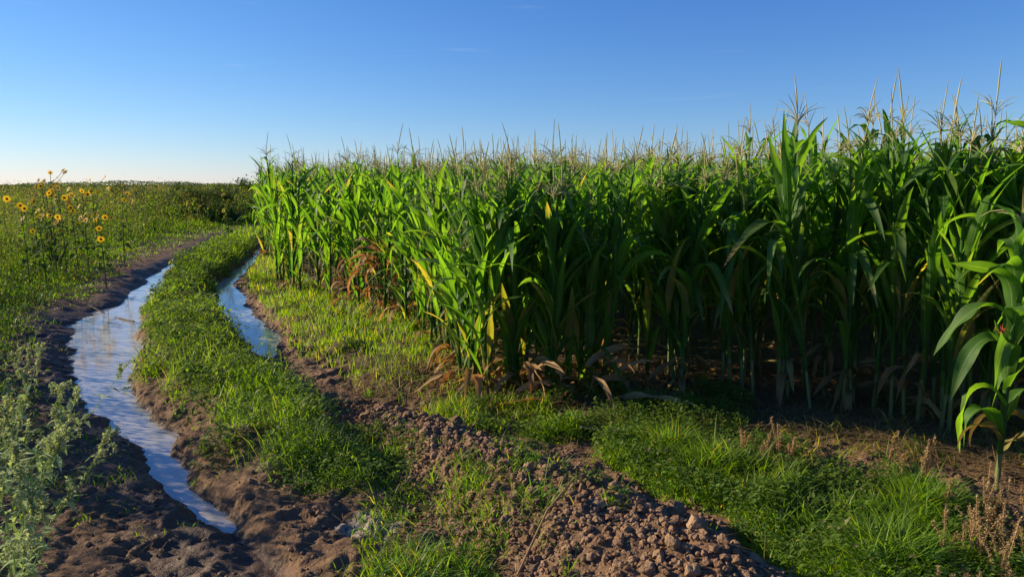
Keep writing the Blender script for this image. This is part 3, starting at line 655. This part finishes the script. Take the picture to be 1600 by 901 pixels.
for cx, cy, rx, ry, an, n in PX:
    x, y, k = blob(int(n * .4), cx, cy, rx, ry, an); q = rng.random(len(x)) < (1 - .9 * mound(x, y)[1]); Wd.add(low_leaves(x[q], y[q], .13, .028, .1))
x, y, k = blob(2600, -.95, 3.95, .45, .5, .5); Wd.add(low_leaves(x, y, .12, .024))
x, y = scat(22000, -.3, 1.7, 4.0, 5.3); x, y = keep(x, y, sstep(-.05, .2, vnoise(x, y, .3, 83)) * .8 * (1 - mound(x, y)[1])); Wd.add(low_leaves(x, y, .12, .026, -.2))
x, y = scat(120000, -8.5, -2.0, 3.4, 13); m = sstep(.25, 1.1, -(x - cL(y)) * .78 - wL(y)) * sstep(-.1, .2, vnoise(x, y, .4, 84)); x, y = keep(x, y, m * .7); Wd.add(low_leaves(x, y, .12, .026, -.1))
tag(Wd.build('weeds', M_WEED), 'low broad-leaved weeds mixed through the grass', 'weeds', kind='stuff')

# tall weed field beyond the track
def tall_weeds():
    T = MB(); D = MB()
    x, y = scat_polar(13000, -80, -14, 2.6, 65, 0); inL = xB(y) - x + np.clip(8 - y, 0, 2) * .35; q = (inL > .35) & (rng.random(len(x)) < sstep(.2, 1.3, inL)) & (x / np.maximum(y, .1) < np.where(y < 6.5, -.74, 0)) & ((y > 4.2) | (x < -4.7)); x, y, inL = x[q], y[q], inL[q]
    n = len(x); d = np.hypot(x, y); lod = np.maximum(1, d / 10)
    h = np.clip(.48 + .42 * inL, 0, 1.28) * rng.uniform(.6, 1.15, n) * (1 + .55 * vnoise(x, y, 1.4, 91))
    z0 = height(x, y); az = rng.uniform(0, 6.28, n); lean = rng.uniform(0, .18, n) * h
    S = 5; t = np.linspace(0, 1, S)
    P = np.stack([x[:, None] + (lean * np.cos(az))[:, None] * t ** 2, y[:, None] + (lean * np.sin(az))[:, None] * t ** 2, z0[:, None] + h[:, None] * t], -1)
    brown = rng.random(n) < .6
    T.add(tubes(P, np.repeat((.0035 * lod)[:, None], S, 1) * np.linspace(1, .4, S), 3, np.stack([rng.random(n), brown * .8, np.full(n, .5)], -1)))
    K = 30; ix = np.repeat(np.arange(n), K); tt = rng.uniform(.12, 1.0, len(ix)); nn = len(ix)
    a = rng.uniform(0, 6.28, nn); sp_ = (.10 + .06 * rng.random(nn)) * (1.15 - tt * .8) * rng.random(nn) ** .5 * h[ix] * 1.6
    pos = np.stack([x[ix] + lean[ix] * np.cos(az[ix]) * tt ** 2 + sp_ * np.cos(a), y[ix] + lean[ix] * np.sin(az[ix]) * tt ** 2 + sp_ * np.sin(a), z0[ix] + h[ix] * tt + sp_ * .4], -1)
    dry = np.clip(brown[ix] * sstep(.6, .9, tt) * rng.uniform(.5, 1, nn) + (rng.random(nn) < .06) * .8, 0, 1)
    ln = .046 * rng.uniform(.6, 1.4, nn) * lod[ix] ** .8 * np.where(dry > .4, .45, 1)
    T.add(leaflets(pos, a, rng.normal(.25, .5, nn), ln, ln * .5, np.stack([np.clip(rng.random(nn) * .8 + .5 * vnoise(pos[:, 0], pos[:, 1], 1.5, 92) + .1, 0, 1), dry, np.full(nn, .5)], -1)))
    # seed heads on thin stems
    x, y = scat_polar(5500, -42, -14, 7.5, 60, 0); inL = xB(y) - x; q = (inL > 1.2); x, y, inL = x[q], y[q], inL[q]; n = len(x); lod = np.maximum(1, np.hypot(x, y) / 10)
    h = np.clip(.55 + .25 * inL, 0, 1.15) * rng.uniform(.8, 1.18, n); root = np.stack([x, y, height(x, y)], -1)
    T.add(blades(root, h, .0035 * lod, rng.uniform(0, 6.28, n), rng.uniform(1.2, 1.55, n), rng.uniform(0, .9, n), 3, np.stack([rng.random(n), rng.uniform(.2, 1, n), np.full(n, .5)], -1)))
    top = root + np.stack([rng.normal(0, .05, n), rng.normal(0, .05, n), h * .93], -1); ix = np.repeat(np.arange(n), 9); nn = len(ix)
    pos = top[ix] + rng.normal(0, .022, (nn, 3)) * lod[ix][:, None] * [1, 1, 2.2]
    T.add(leaflets(pos, rng.uniform(0, 6.28, nn), rng.uniform(.3, 1.4, nn), .022 * lod[ix], .008 * lod[ix], np.stack([rng.random(nn), rng.uniform(.3, 1, nn), np.full(nn, .5)], -1)))
    tag(T.build('tall_weeds', M_WEED), 'waist-high tangle of green and brown weeds beyond the track', 'weeds', kind='stuff')
tall_weeds()

# ------------------------------------------------------------------ shrubs beyond the weed field
def shrub(x, y, rx, hh, n, label, group=None, sz=.07, dense=1.0, seed=0):
    o = empty('shrub', (x, y, hz(x, y) - .02)); tag(o, label, 'shrub', group); r2 = np.random.default_rng(seed + 50)
    ns = 9; az = r2.uniform(0, 6.28, ns); el = r2.uniform(.5, 1.4, ns); ln = hh * r2.uniform(.7, 1.0, ns)
    t = np.linspace(0, 1, 6); rad_ = np.cos(el) * ln * 1.0
    P = np.stack([(rad_ * np.cos(az))[:, None] * t ** .9 * rx / hh * 1.3, (rad_ * np.sin(az))[:, None] * t ** .9 * rx / hh, (np.sin(el) * ln)[:, None] * t ** 1.1], -1)
    b = MB(); b.add(tubes(P, np.linspace(.02, .005, 6)[None] * np.ones((ns, 1)), 5)); b.build('stem', M_BARK, o)
    nc = 38; ca = r2.uniform(0, 6.28, nc); cr = r2.random(nc) ** .5; cz = r2.random(nc)
    C = np.stack([np.cos(ca) * cr * rx, np.sin(ca) * cr * rx * .8, (.12 + .78 * cz) * hh * (1 - .35 * cr ** 2)], -1)
    ix = r2.integers(0, nc, n); pos = C[ix] + r2.normal(0, 1, (n, 3)) * np.array([.16, .16, .12]) * hh * .62
    pos[:, 2] = np.clip(pos[:, 2], .03, None)
    l_ = sz * r2.uniform(.5, 1.3, n)
    f = MB(); f.add(leaflets(pos, r2.uniform(0, 6.28, n), r2.normal(.1, .5, n), l_, l_ * .6, np.stack([np.clip(r2.random(nc)[ix] * .7 + r2.random(n) * .4, 0, 1), (r2.random(n) < .05) * .8, np.full(n, .5)], -1))); f.build('foliage', M_SHRUB, o)
    return o
def at(u, d): return ((u - 800) / 1142 * d, d)
SH = [(268, 31, 1.9, 1.65, 'dark rounded shrub next to the sunflowers, beyond the brown weeds'), (300, 34, 2.2, 1.8, 'dark bushy shrub with a tall ragged top, second from the corn'), (335, 30, 1.9, 1.68, 'broad dark green shrub beyond the far end of the track'),
      (368, 36, 2.4, 1.8, 'dark shrub closest to the corn, at the far bend'), (235, 36, 2.0, 1.5, 'low dark shrub half hidden behind the sunflowers'), (185, 38, 2.2, 1.6, 'distant low shrub above the weed field'), (84, 14.0, .34, 1.66, 'narrow dark leafy bush rising among the sunflowers'), (394, 42, 2.2, 2.0, 'far shrub showing beside the corn tops')]
for i, (u, d, rx, hh, lab) in enumerate(SH):
    p_ = at(u, d); shrub(p_[0], p_[1], rx, hh, 1500 if d < 25 else 6000, lab, 'shrubs beyond the weed field', .05 * d / 13, seed=i)
# low far hedge line and distant woods on the horizon
tl = MB(); n = 60000; a = np.radians(rng.uniform(-60, 62, n)); rr_ = rng.uniform(420, 520, n); hh = np.clip(1.6 + 3.5 * (fbm(a * 90, a * 0, 6, 4, 3) + .4), 1.4, 7)
pos = np.stack([rr_ * np.sin(a), rr_ * np.cos(a), rng.random(n) * hh], -1); l_ = rng.uniform(.5, 1.1, n)
tl.add(leaflets(pos, rng.uniform(0, 6.28, n), rng.normal(.3, .5, n), l_, l_ * .8, np.stack([rng.random(n), np.zeros(n), np.full(n, .5)], -1)))
tag(tl.build('distant_woods', M_SHRUB), 'thin dark line of far trees along the horizon', 'trees', kind='stuff')
hb = MB(); n = 110000; x = rng.uniform(-75, -8, n); y = 34 + .9 * np.abs(x + 8) ** .8 + rng.normal(0, 2.2, n); pos = np.stack([x, y, rng.random(n) ** .7 * (1.0 + .9 * vnoise(x, x * 0, 4, 8) + .7 * vnoise(x, y, 1.2, 8))], -1); l_ = rng.uniform(.06, .14, n)
hb.add(leaflets(pos, rng.uniform(0, 6.28, n), rng.normal(.3, .5, n), l_, l_ * .6, np.stack([rng.random(n), rng.random(n) * .3, np.full(n, .5)], -1)))
tag(hb.build('far_undergrowth', M_SHRUB), 'strip of dark undergrowth across the far edge of the weed field', 'undergrowth', kind='stuff')

# ------------------------------------------------------------------ wild sunflowers
def flower_meshes():
    n = 15; az = np.arange(n) * 2 * np.pi / n
    v = leaflets(np.stack([np.cos(az) * .011, np.sin(az) * .011, az * 0], -1), az, np.full(n, .15), np.full(n, .034), np.full(n, .013), np.zeros((n, 3)), .1, .1)
    p = MB().add(v).mesh('petals', M_PETAL)
    zz = np.linspace(0, 1, 6); P = np.stack([zz * 0, zz * 0, zz * .014 - .006], -1)[None]; d = MB().add(tubes(P, np.array([[.004, .012, .0145, .0135, .009, .001]]), 10)).mesh('flower_head', M_DISC)
    return p, d
PET, DISC = flower_meshes()
def sunflower(x, y, hgt, nfl, label, seed, heads=None):
    rr = random.Random(seed); o = empty('wild_sunflower', (x, y, hz(x, y) - .01)); tag(o, label, 'sunflower', 'wild sunflowers in the weed field')
    st = MB(); lf = MB(); t = np.linspace(0, 1, 7)
    lx, ly = rr.uniform(-.1, .1), rr.uniform(-.1, .1)
    main = np.stack([lx * t ** 2, ly * t ** 2, hgt * t], -1); st.add(tubes(main[None], np.linspace(.010, .004, 7)[None], 5)); ends = [main[-1]]
    for k in range(nfl - 1):
        z = rr.uniform(.45, .92); a = rr.uniform(0, 6.28); ln = rr.uniform(.15, .42); b0 = np.array([lx * z * z, ly * z * z, hgt * z])
        s = np.linspace(0, 1, 5); br = b0 + np.stack([math.cos(a) * ln * .75 * s, math.sin(a) * ln * .75 * s, ln * .75 * s ** 1.4], -1); st.add(tubes(br[None], np.linspace(.005, .0028, 5)[None], 4)); ends.append(br[-1])
        for q in (.3, .65):
            v = leaflets(br[2:3] * 1.0, np.array([a + rr.uniform(-1.5, 1.5)]), np.array([rr.uniform(-.4, .4)]), np.array([.07]), np.array([.04]), np.array([[rr.random(), 0, .5]])); lf.add(v)
    n = 34; zz = np.random.default_rng(seed).uniform(.25, .95, n); az = np.arange(n) * 2.4
    lf.add(leaflets(np.stack([lx * zz ** 2 + .02 * np.cos(az), ly * zz ** 2 + .02 * np.sin(az), hgt * zz], -1), az, np.full(n, -.1), .17 * (1.15 - zz * .8), .11 * (1.15 - zz * .8), np.stack([np.random.default_rng(seed).random(n), az * 0, az * 0 + .5], -1), .15, .35))
    st.build('stem', M_STEM, o); lf.build('foliage', M_WEED, o)
    for e in ends:
        h = link('flower_head', DISC, o, tuple(e)); s = rr.uniform(1.05, 1.4); h.scale = (s, s, s)
        h.rotation_euler = Vector((rr.gauss(-.15, .45), rr.gauss(-.75, .3), rr.uniform(.2, .7))).to_track_quat('Z', 'Y').to_euler(); link('petals', PET, h)
SF = [(84, 10.2, 1.78, 6, 'tallest wild sunflower, one bloom above the horizon'), (58, 9.6, 1.5, 6, 'wild sunflower at the outer side of the cluster'), (100, 9.8, 1.55, 8, 'bushy wild sunflower under the tallest one'), (118, 10.0, 1.5, 9, 'wild sunflower crowded with blooms mid cluster'),
      (135, 9.9, 1.48, 9, 'wild sunflower with many low yellow blooms'), (152, 10.6, 1.68, 6, 'wild sunflower with a topmost bloom touching the sky'), (192, 11.0, 1.6, 5, 'wild sunflower apart from the cluster, toward the track'), (40, 9.0, 1.28, 3, 'short wild sunflower low among brown stems'), (66, 8.8, 1.22, 4, 'low wild sunflower in front of the cluster'), (358, 14.5, 1.25, 2, 'small lone wild sunflower near the dark shrubs'), (75, 10.6, 1.6, 5, 'wild sunflower behind the tallest one'), (160, 8.9, 1.2, 3, 'single-stemmed wild sunflower near the track side')]
for i, (u, d, h_, nf, lab) in enumerate(SF):
    d *= 1.27; nf = int(nf * 1.6); h_ = 1.6 - (1.6 - h_) * 1.1; p_ = at(u, d); sunflower(p_[0], p_[1], h_, nf, lab, 40 + i)

# ------------------------------------------------------------------ hairy grey-green weeds by the camera
def helio(x, y, hgt, nb, label, seed, lean=(0, 0)):
    rr = random.Random(seed); r2 = np.random.default_rng(seed); o = empty('hairy_weed', (x, y, hz(x, y) - .01)); tag(o, label, 'weed', 'hairy grey-green weeds by the track')
    st = MB(); lf = MB(); fl = MB()
    def branch(p, d, ln, r, depth):
        S = 6; P = [np.array(p)]; dd = np.array(d, float)
        for k in range(S):
            dd = dd + np.array([rr.gauss(0, .12), rr.gauss(0, .12), .06]); dd /= np.linalg.norm(dd); P.append(P[-1] + dd * ln / S)
        P = np.array(P); st.add(tubes(P[None], np.linspace(r, r * .55, S + 1)[None], 5, np.array([[rr.random(), 0, .5]])))
        m = int(ln * 32) + 3; tt = r2.uniform(.15, 1, m) * S; i0 = np.minimum(tt.astype(int), S - 1); q = P[i0] + (P[i0 + 1] - P[i0]) * (tt - i0)[:, None]
        lsz = r2.uniform(.03, .07, m); lf.add(leaflets(q, r2.uniform(0, 6.28, m), r2.normal(.3, .4, m), lsz, lsz * .32, np.stack([r2.random(m), np.zeros(m), np.full(m, .5)], -1), .2, .35))
        if depth == 0:
            # curled flower spikes with little knobbly buds
            for s_ in range(rr.choice([2, 3, 3])):
                a = rr.uniform(0, 6.28); K = 13; t = np.linspace(0, 1, K); cr = rr.uniform(.014, .024); l2 = rr.uniform(.05, .09)
                ux = np.array([math.cos(a), math.sin(a), 0]); th = t ** 1.5 * 4.2
                cv = P[-1] + dd * (l2 * np.minimum(t * 1.5, 1))[:, None] + ux * (cr * (1 - np.cos(th)))[:, None] + np.array([0, 0, 1.]) * (cr * np.sin(th))[:, None]
                st.add(tubes(cv[None], np.full((1, K), .0016), 4, np.array([[.5, .3, .5]])))
                cc = np.repeat(cv, 5, 0) + r2.normal(0, .0035, (K * 5, 3)); sz = r2.uniform(.008, .015, K * 5)
                fl.add(leaflets(cc, r2.uniform(0, 6.28, K * 5), r2.uniform(-.5, 1.4, K * 5), sz, sz * .8, np.stack([r2.random(K * 5), r2.uniform(0, .9, K * 5), np.full(K * 5, .5)], -1)))
            return
        for k in range(rr.choice([2, 3])):
            a = rr.uniform(0, 6.28); v = dd + .75 * np.array([math.cos(a), math.sin(a), rr.uniform(-.1, .5)]); branch(P[rr.randint(3, S)], v / np.linalg.norm(v), ln * rr.uniform(.55, .8), r * .65, depth - 1)
    for b in range(nb):
        a = rr.uniform(0, 6.28); v = np.array([math.cos(a) * .55 + lean[0], math.sin(a) * .55 + lean[1], 1.0]); branch((0, 0, 0), v / np.linalg.norm(v), hgt * rr.uniform(.42, .6), .0042, 2)
    st.build('stem', M_GREY, o); lf.build('foliage', M_GREY, o); fl.build('flower_spikes', M_GREY, o)
helio(-1.74, 2.16, .78, 4, 'hairy weed closest to the camera, its flower spikes reaching over the mud', 1, (.35, .2))
helio(-2.08, 2.72, 1.0, 4, 'hairy weed with pale curled spikes at the picture edge', 2, (.2, .1))
helio(-3.0, 3.7, .75, 5, 'taller hairy weed standing in the shade further along', 3, (.1, .1))
helio(-3.7, 4.6, .62, 5, 'hairy weed furthest along the shaded verge', 4, (.1, 0))
helio(-1.75, 1.75, .60, 5, 'low hairy weed at the bottom corner of the picture', 5, (.2, .25))

# ------------------------------------------------------------------ soil clods
def clod_mesh(seed, sub=3):
    import bmesh
    bm = bmesh.new(); bmesh.ops.create_icosphere(bm, subdivisions=sub, radius=1); r2 = random.Random(seed)
    from mathutils import noise
    off = Vector((r2.uniform(0, 50), r2.uniform(0, 50), 0)); sx, sy, sz = r2.uniform(.8, 1.25), r2.uniform(.8, 1.2), r2.uniform(.6, .9)
    cuts = [(Vector((r2.gauss(0, 1), r2.gauss(0, 1), r2.gauss(0, 1))).normalized(), r2.uniform(.6, .88)) for _ in range(12)]
    for v in bm.verts:
        c = v.co.copy(); f = 1 + .38 * noise.noise(c * 1.3 + off) + .16 * noise.noise(c * 3.1 + off) + .07 * noise.noise(c * 8 + off); p = c * f
        for nrm, dd in cuts:
            e = p.dot(nrm) - dd
            if e > 0: p -= nrm * e * .97
        v.co = Vector((p.x * sx, p.y * sy, p.z * sz))
    me = bpy.data.meshes.new('soil_clod'); bm.to_mesh(me); bm.free(); me.materials.append(M_CLOD)
    me.polygons.foreach_set('use_smooth', [False] * len(me.polygons))
    return me
CL = [clod_mesh(i) for i in range(12)]
tag(link('soil_clod', CL[3], None, (.76, 2.82, hz(.76, 2.82) + .035)), 'largest blocky pale clod at the lower end of the heap', 'clod', 'large clods on the heap').scale = (.05, .048, .062)
cs = []
while len(cs) < 290:
    i = random.randrange(len(MOUND) - 2); t = random.random(); a, b = MOUND[i], MOUND[i + 1]
    x = a[0] + (b[0] - a[0]) * t + random.gauss(0, .26); y = a[1] + (b[1] - a[1]) * t + random.gauss(0, .20)
    r = min(.056, .016 + random.expovariate(1 / .010))
    if y < 2.45 or any((x - c[0]) ** 2 + (y - c[1]) ** 2 < (.8 * (r + c[2])) ** 2 for c in cs): continue
    if mound(np.array([x]), np.array([y]))[1][0] < random.random() * .9: continue
    cs.append((x, y, r))
for (x, y, r) in cs:
    o = link('soil_clod', CL[random.randrange(12)], None, (x, y, hz(x, y) + r * .28)); o.scale = (r, r, r); o.rotation_euler = (random.uniform(-.5, .5), random.uniform(-.5, .5), random.uniform(0, 6.28))
    wh = 'at the far thin end of the heap' if y > 4.1 else 'on the middle of the heap' if y > 3.3 else 'on the broad near end of the heap'
    side = mound(np.array([x + .1]), np.array([y + .06]))[0][0] < mound(np.array([x - .1]), np.array([y - .06]))[0][0]
    sz_ = 'fist-sized' if r > .034 else 'egg-sized' if r > .024 else 'small'
    tag(o, '%s brown soil clod %s, %s' % (sz_, wh, 'corn side' if side else 'track side'), 'clod', 'soil clods on the heap')
# crumbs too many to count
small = [clod_mesh(60 + i, 1) for i in range(6)]
sv = []
for m_ in small:
    v = np.zeros(len(m_.vertices) * 3); m_.vertices.foreach_get('co', v); f = np.zeros(len(m_.polygons) * 3, int); m_.polygons.foreach_get('vertices', f); sv.append((v.reshape(-1, 3), f.reshape(-1, 3)))
x, y = scat(52000, -2.6, 2.0, 2.2, 5.2); mk = mound(x, y)[1]; tl_ = (x - cL(y)) * .78 - wL(y)
pr = np.clip(mk * .75 + .10 * (tl_ > .05) * (y < 5.0) * sstep(-.1, .2, vnoise(x, y, .2, 95)) + .05 * (tl_ < -.15), 0, 1); x, y = keep(x, y, pr)
n = len(x); z = height(x, y); r = np.clip(.004 + rng.exponential(.0055, n), 0, .022); VV = []; FF = []; nv = 0
ths = rng.uniform(0, 6.28, n)
for i in range(n):
    v, f = sv[i % 6]; c, s = math.cos(ths[i]), math.sin(ths[i]); VV.append((v @ np.array([[c, s, 0], [-s, c, 0], [0, 0, 1]])) * r[i] + (x[i], y[i], z[i] + r[i] * .3)); FF.append(f + nv); nv += len(v)
me = mesh_np('soil_rubble', np.concatenate(VV), np.concatenate(FF), None, False); me.materials.append(M_CLOD)
tag(link('soil_rubble', me), 'small crumbs of dry soil strewn over the heap and mud', 'soil', kind='stuff')

# ------------------------------------------------------------------ litter, dried weeds, sticks
Lt = MB()
x, y = scat(20000, .3, 4.2, 3.4, 6.2); x, y = keep(x, y, sstep(-1.0, -.45, y - yF(x)) * .9); n = len(x)
Lt.add(blades(np.stack([x, y, height(x, y) + rng.uniform(.004, .03, n)], -1), rng.uniform(.05, .35, n), rng.uniform(.002, .008, n), rng.uniform(0, 6.28, n), rng.uniform(-.02, .2, n), rng.uniform(0, .25, n), 4, np.stack([rng.random(n), rng.random(n), np.full(n, .5)], -1)))
x, y = scat(3500, -1.2, 1.4, 4.6, 6.2); x, y = keep(x, y, sstep(-.5, .1, y - yF(x)) * .9); n = len(x)
Lt.add(blades(np.stack([x, y, height(x, y) + rng.uniform(.004, .04, n)], -1), rng.uniform(.05, .3, n), rng.uniform(.003, .012, n), rng.uniform(0, 6.28, n), rng.uniform(0, .8, n), rng.uniform(0, 1.2, n), 4, np.stack([rng.random(n), rng.random(n), np.full(n, .5)], -1)))
x, y = scat(900, -3, 1.6, 2.4, 5); n = len(x)
Lt.add(blades(np.stack([x, y, height(x, y) + .012], -1), rng.uniform(.03, .14, n), rng.uniform(.0015, .004, n), rng.uniform(0, 6.28, n), rng.uniform(-.02, .15, n), rng.uniform(0, .2, n), 3, np.stack([rng.random(n), rng.random(n), np.full(n, .5)], -1)))
tag(Lt.build('straw_litter', M_STRAW), 'dead corn leaves and straw littering the field floor', 'litter', kind='stuff')
# orange dead leaves at the foot of the corn
def dead_leaves(x, y, n, label, seed, hh=.45):
    rr = random.Random(seed); o = MB()
    for k in range(n):
        v = corn_leaf(rr.uniform(.05, hh), rr.uniform(0, 6.28), rr.uniform(.25, .5), rr.uniform(.03, .06), R(rr.uniform(-20, 60)), R(rr.uniform(60, 150)), rr.uniform(-3, 3), 9, 1.0, rr, 2.0, rr.uniform(.02, .2))
        v[0][:, 2] = np.maximum(v[0][:, 2], .01 + rr.random() * .02); o.add(v)
    tag(o.build('dead_corn_leaves', M_CORND), label, 'dead leaves', 'heaps of dead corn leaves').location = (x, y, hz(x, y))
dead_leaves(-1.45, 8.35, 34, 'bright orange tangle of dead corn leaves in the gap by the track', 1, .75)
dead_leaves(-1.75, 8.75, 24, 'orange dead corn leaves behind the gap in the outer row', 2, .7)
dead_leaves(.05, 5.25, 20, 'reddish dead corn leaves at the foot of the field corner', 3, .35)
dead_leaves(.5, 5.15, 16, 'brown dead corn leaves on the ground where the shade begins', 4, .25)
# dried spikes at the lower edge
def dry_weed(x, y, hgt, seed, label, group='dried weeds by the lone corn plant'):
    rr = random.Random(seed); r2 = np.random.default_rng(seed); o = empty('dry_weed', (x, y, hz(x, y) - .005)); tag(o, label, 'dried weed', group); st = MB(); sd_ = MB()
    for k in range(rr.randint(3, 5)):
        a = rr.uniform(0, 6.28); t = np.linspace(0, 1, 9); ln = hgt * rr.uniform(.6, 1.1); sp_ = rr.uniform(.0, .25); hook = rr.choice([0, 0, 0, .5])
        P = np.stack([math.cos(a) * ln * (sp_ * t + hook * .3 * t ** 3), math.sin(a) * ln * (sp_ * t + hook * .3 * t ** 3), ln * (t - hook * .4 * t ** 3)], -1)
        st.add(tubes(P[None], np.linspace(.003, .0018, 9)[None], 4, np.array([[rr.random(), 0, .5]])))
        m = 170; tt = r2.uniform(.25, 1, m) * 8; i0 = np.minimum(tt.astype(int), 7); q = P[i0] + (P[i0 + 1] - P[i0]) * (tt - i0)[:, None] + r2.normal(0, .0035, (m, 3))
        s_ = r2.uniform(.006, .013, m); sd_.add(leaflets(q, r2.uniform(0, 6.28, m), r2.uniform(-.2, 1.3, m), s_, s_ * .6, np.stack([r2.random(m), r2.random(m), np.full(m, .5)], -1)))
    st.build('stem', M_RED, o); sd_.build('seed_spike', M_RED, o)
for i in range(34):
    y = random.uniform(2.45, 3.3); x = y * random.uniform(.625, .77)
    dry_weed(x, y, random.uniform(.16, .31), 200 + i, 'dried tan weed with upright seed spikes below the lone corn plant')
for i in range(9):
    x = random.uniform(1.3, 2.3); y = random.uniform(3.85, 4.2) - (x - 1.3) * .35
    dry_weed(x, y, random.uniform(.14, .26), 260 + i, 'thin dried weed where the lush grass meets the shaded litter', 'thin dried weeds at the grass edge')
def stick(pts_, r, name, mat, label, cat):
    P = np.array(pts_, float)[None]; b = MB(); b.add(tubes(P, np.full((1, len(pts_)), r), 7, np.array([[.8, .9, .5]]))); tag(b.build(name, mat), label, cat)
def gz(x, y, d=.01): return (x, y, hz(x, y) + d)
stick([gz(.02, 2.72, .02), (.15, 2.95, hz(.15, 2.95) + .05), (.28, 3.18, hz(.28, 3.18) + .06), (.40, 3.42, hz(.40, 3.42) + .05)], .005, 'straw_stem', M_STRAW, 'long pale straw stem lying up the slope of the clod heap', 'straw')
stick([gz(.40, 4.38, .06), gz(.50, 4.34, .07), gz(.62, 4.32, .06)], .009, 'stick', M_RED, 'short bare reddish stick on the dark weeds past the heap', 'stick')
stick([gz(-5.7, 9.7, .02), gz(-5.2, 9.3, .03), (-4.9, 9.0, -.055), (-4.6, 8.75, -.045)], .009, 'branch', M_BARK, 'thin dark branch reaching from the bank into the water', 'branch')
def fallen(x, y, az, ln, label, dry=.9):
    rr = random.Random(int(x * 100)); v = corn_leaf(.05, R(az), ln, .075, R(12), R(25), .6, 14, dry, rr, 1.4); b = MB(); b.add(v); o = b.build('fallen_leaf', M_CORND); o.location = (x, y, hz(x, y)); tag(o, label, 'leaf')
fallen(.70, 5.05, -30, .6, 'broad pale dead leaf lying where sunlight reaches the shade')
fallen(.35, 5.0, 200, .5, 'yellowish dead leaf leaning against the corn foot')
fallen(-.62, 5.15, 60, .35, 'short orange dead leaf lying in the grass before the corn corner')
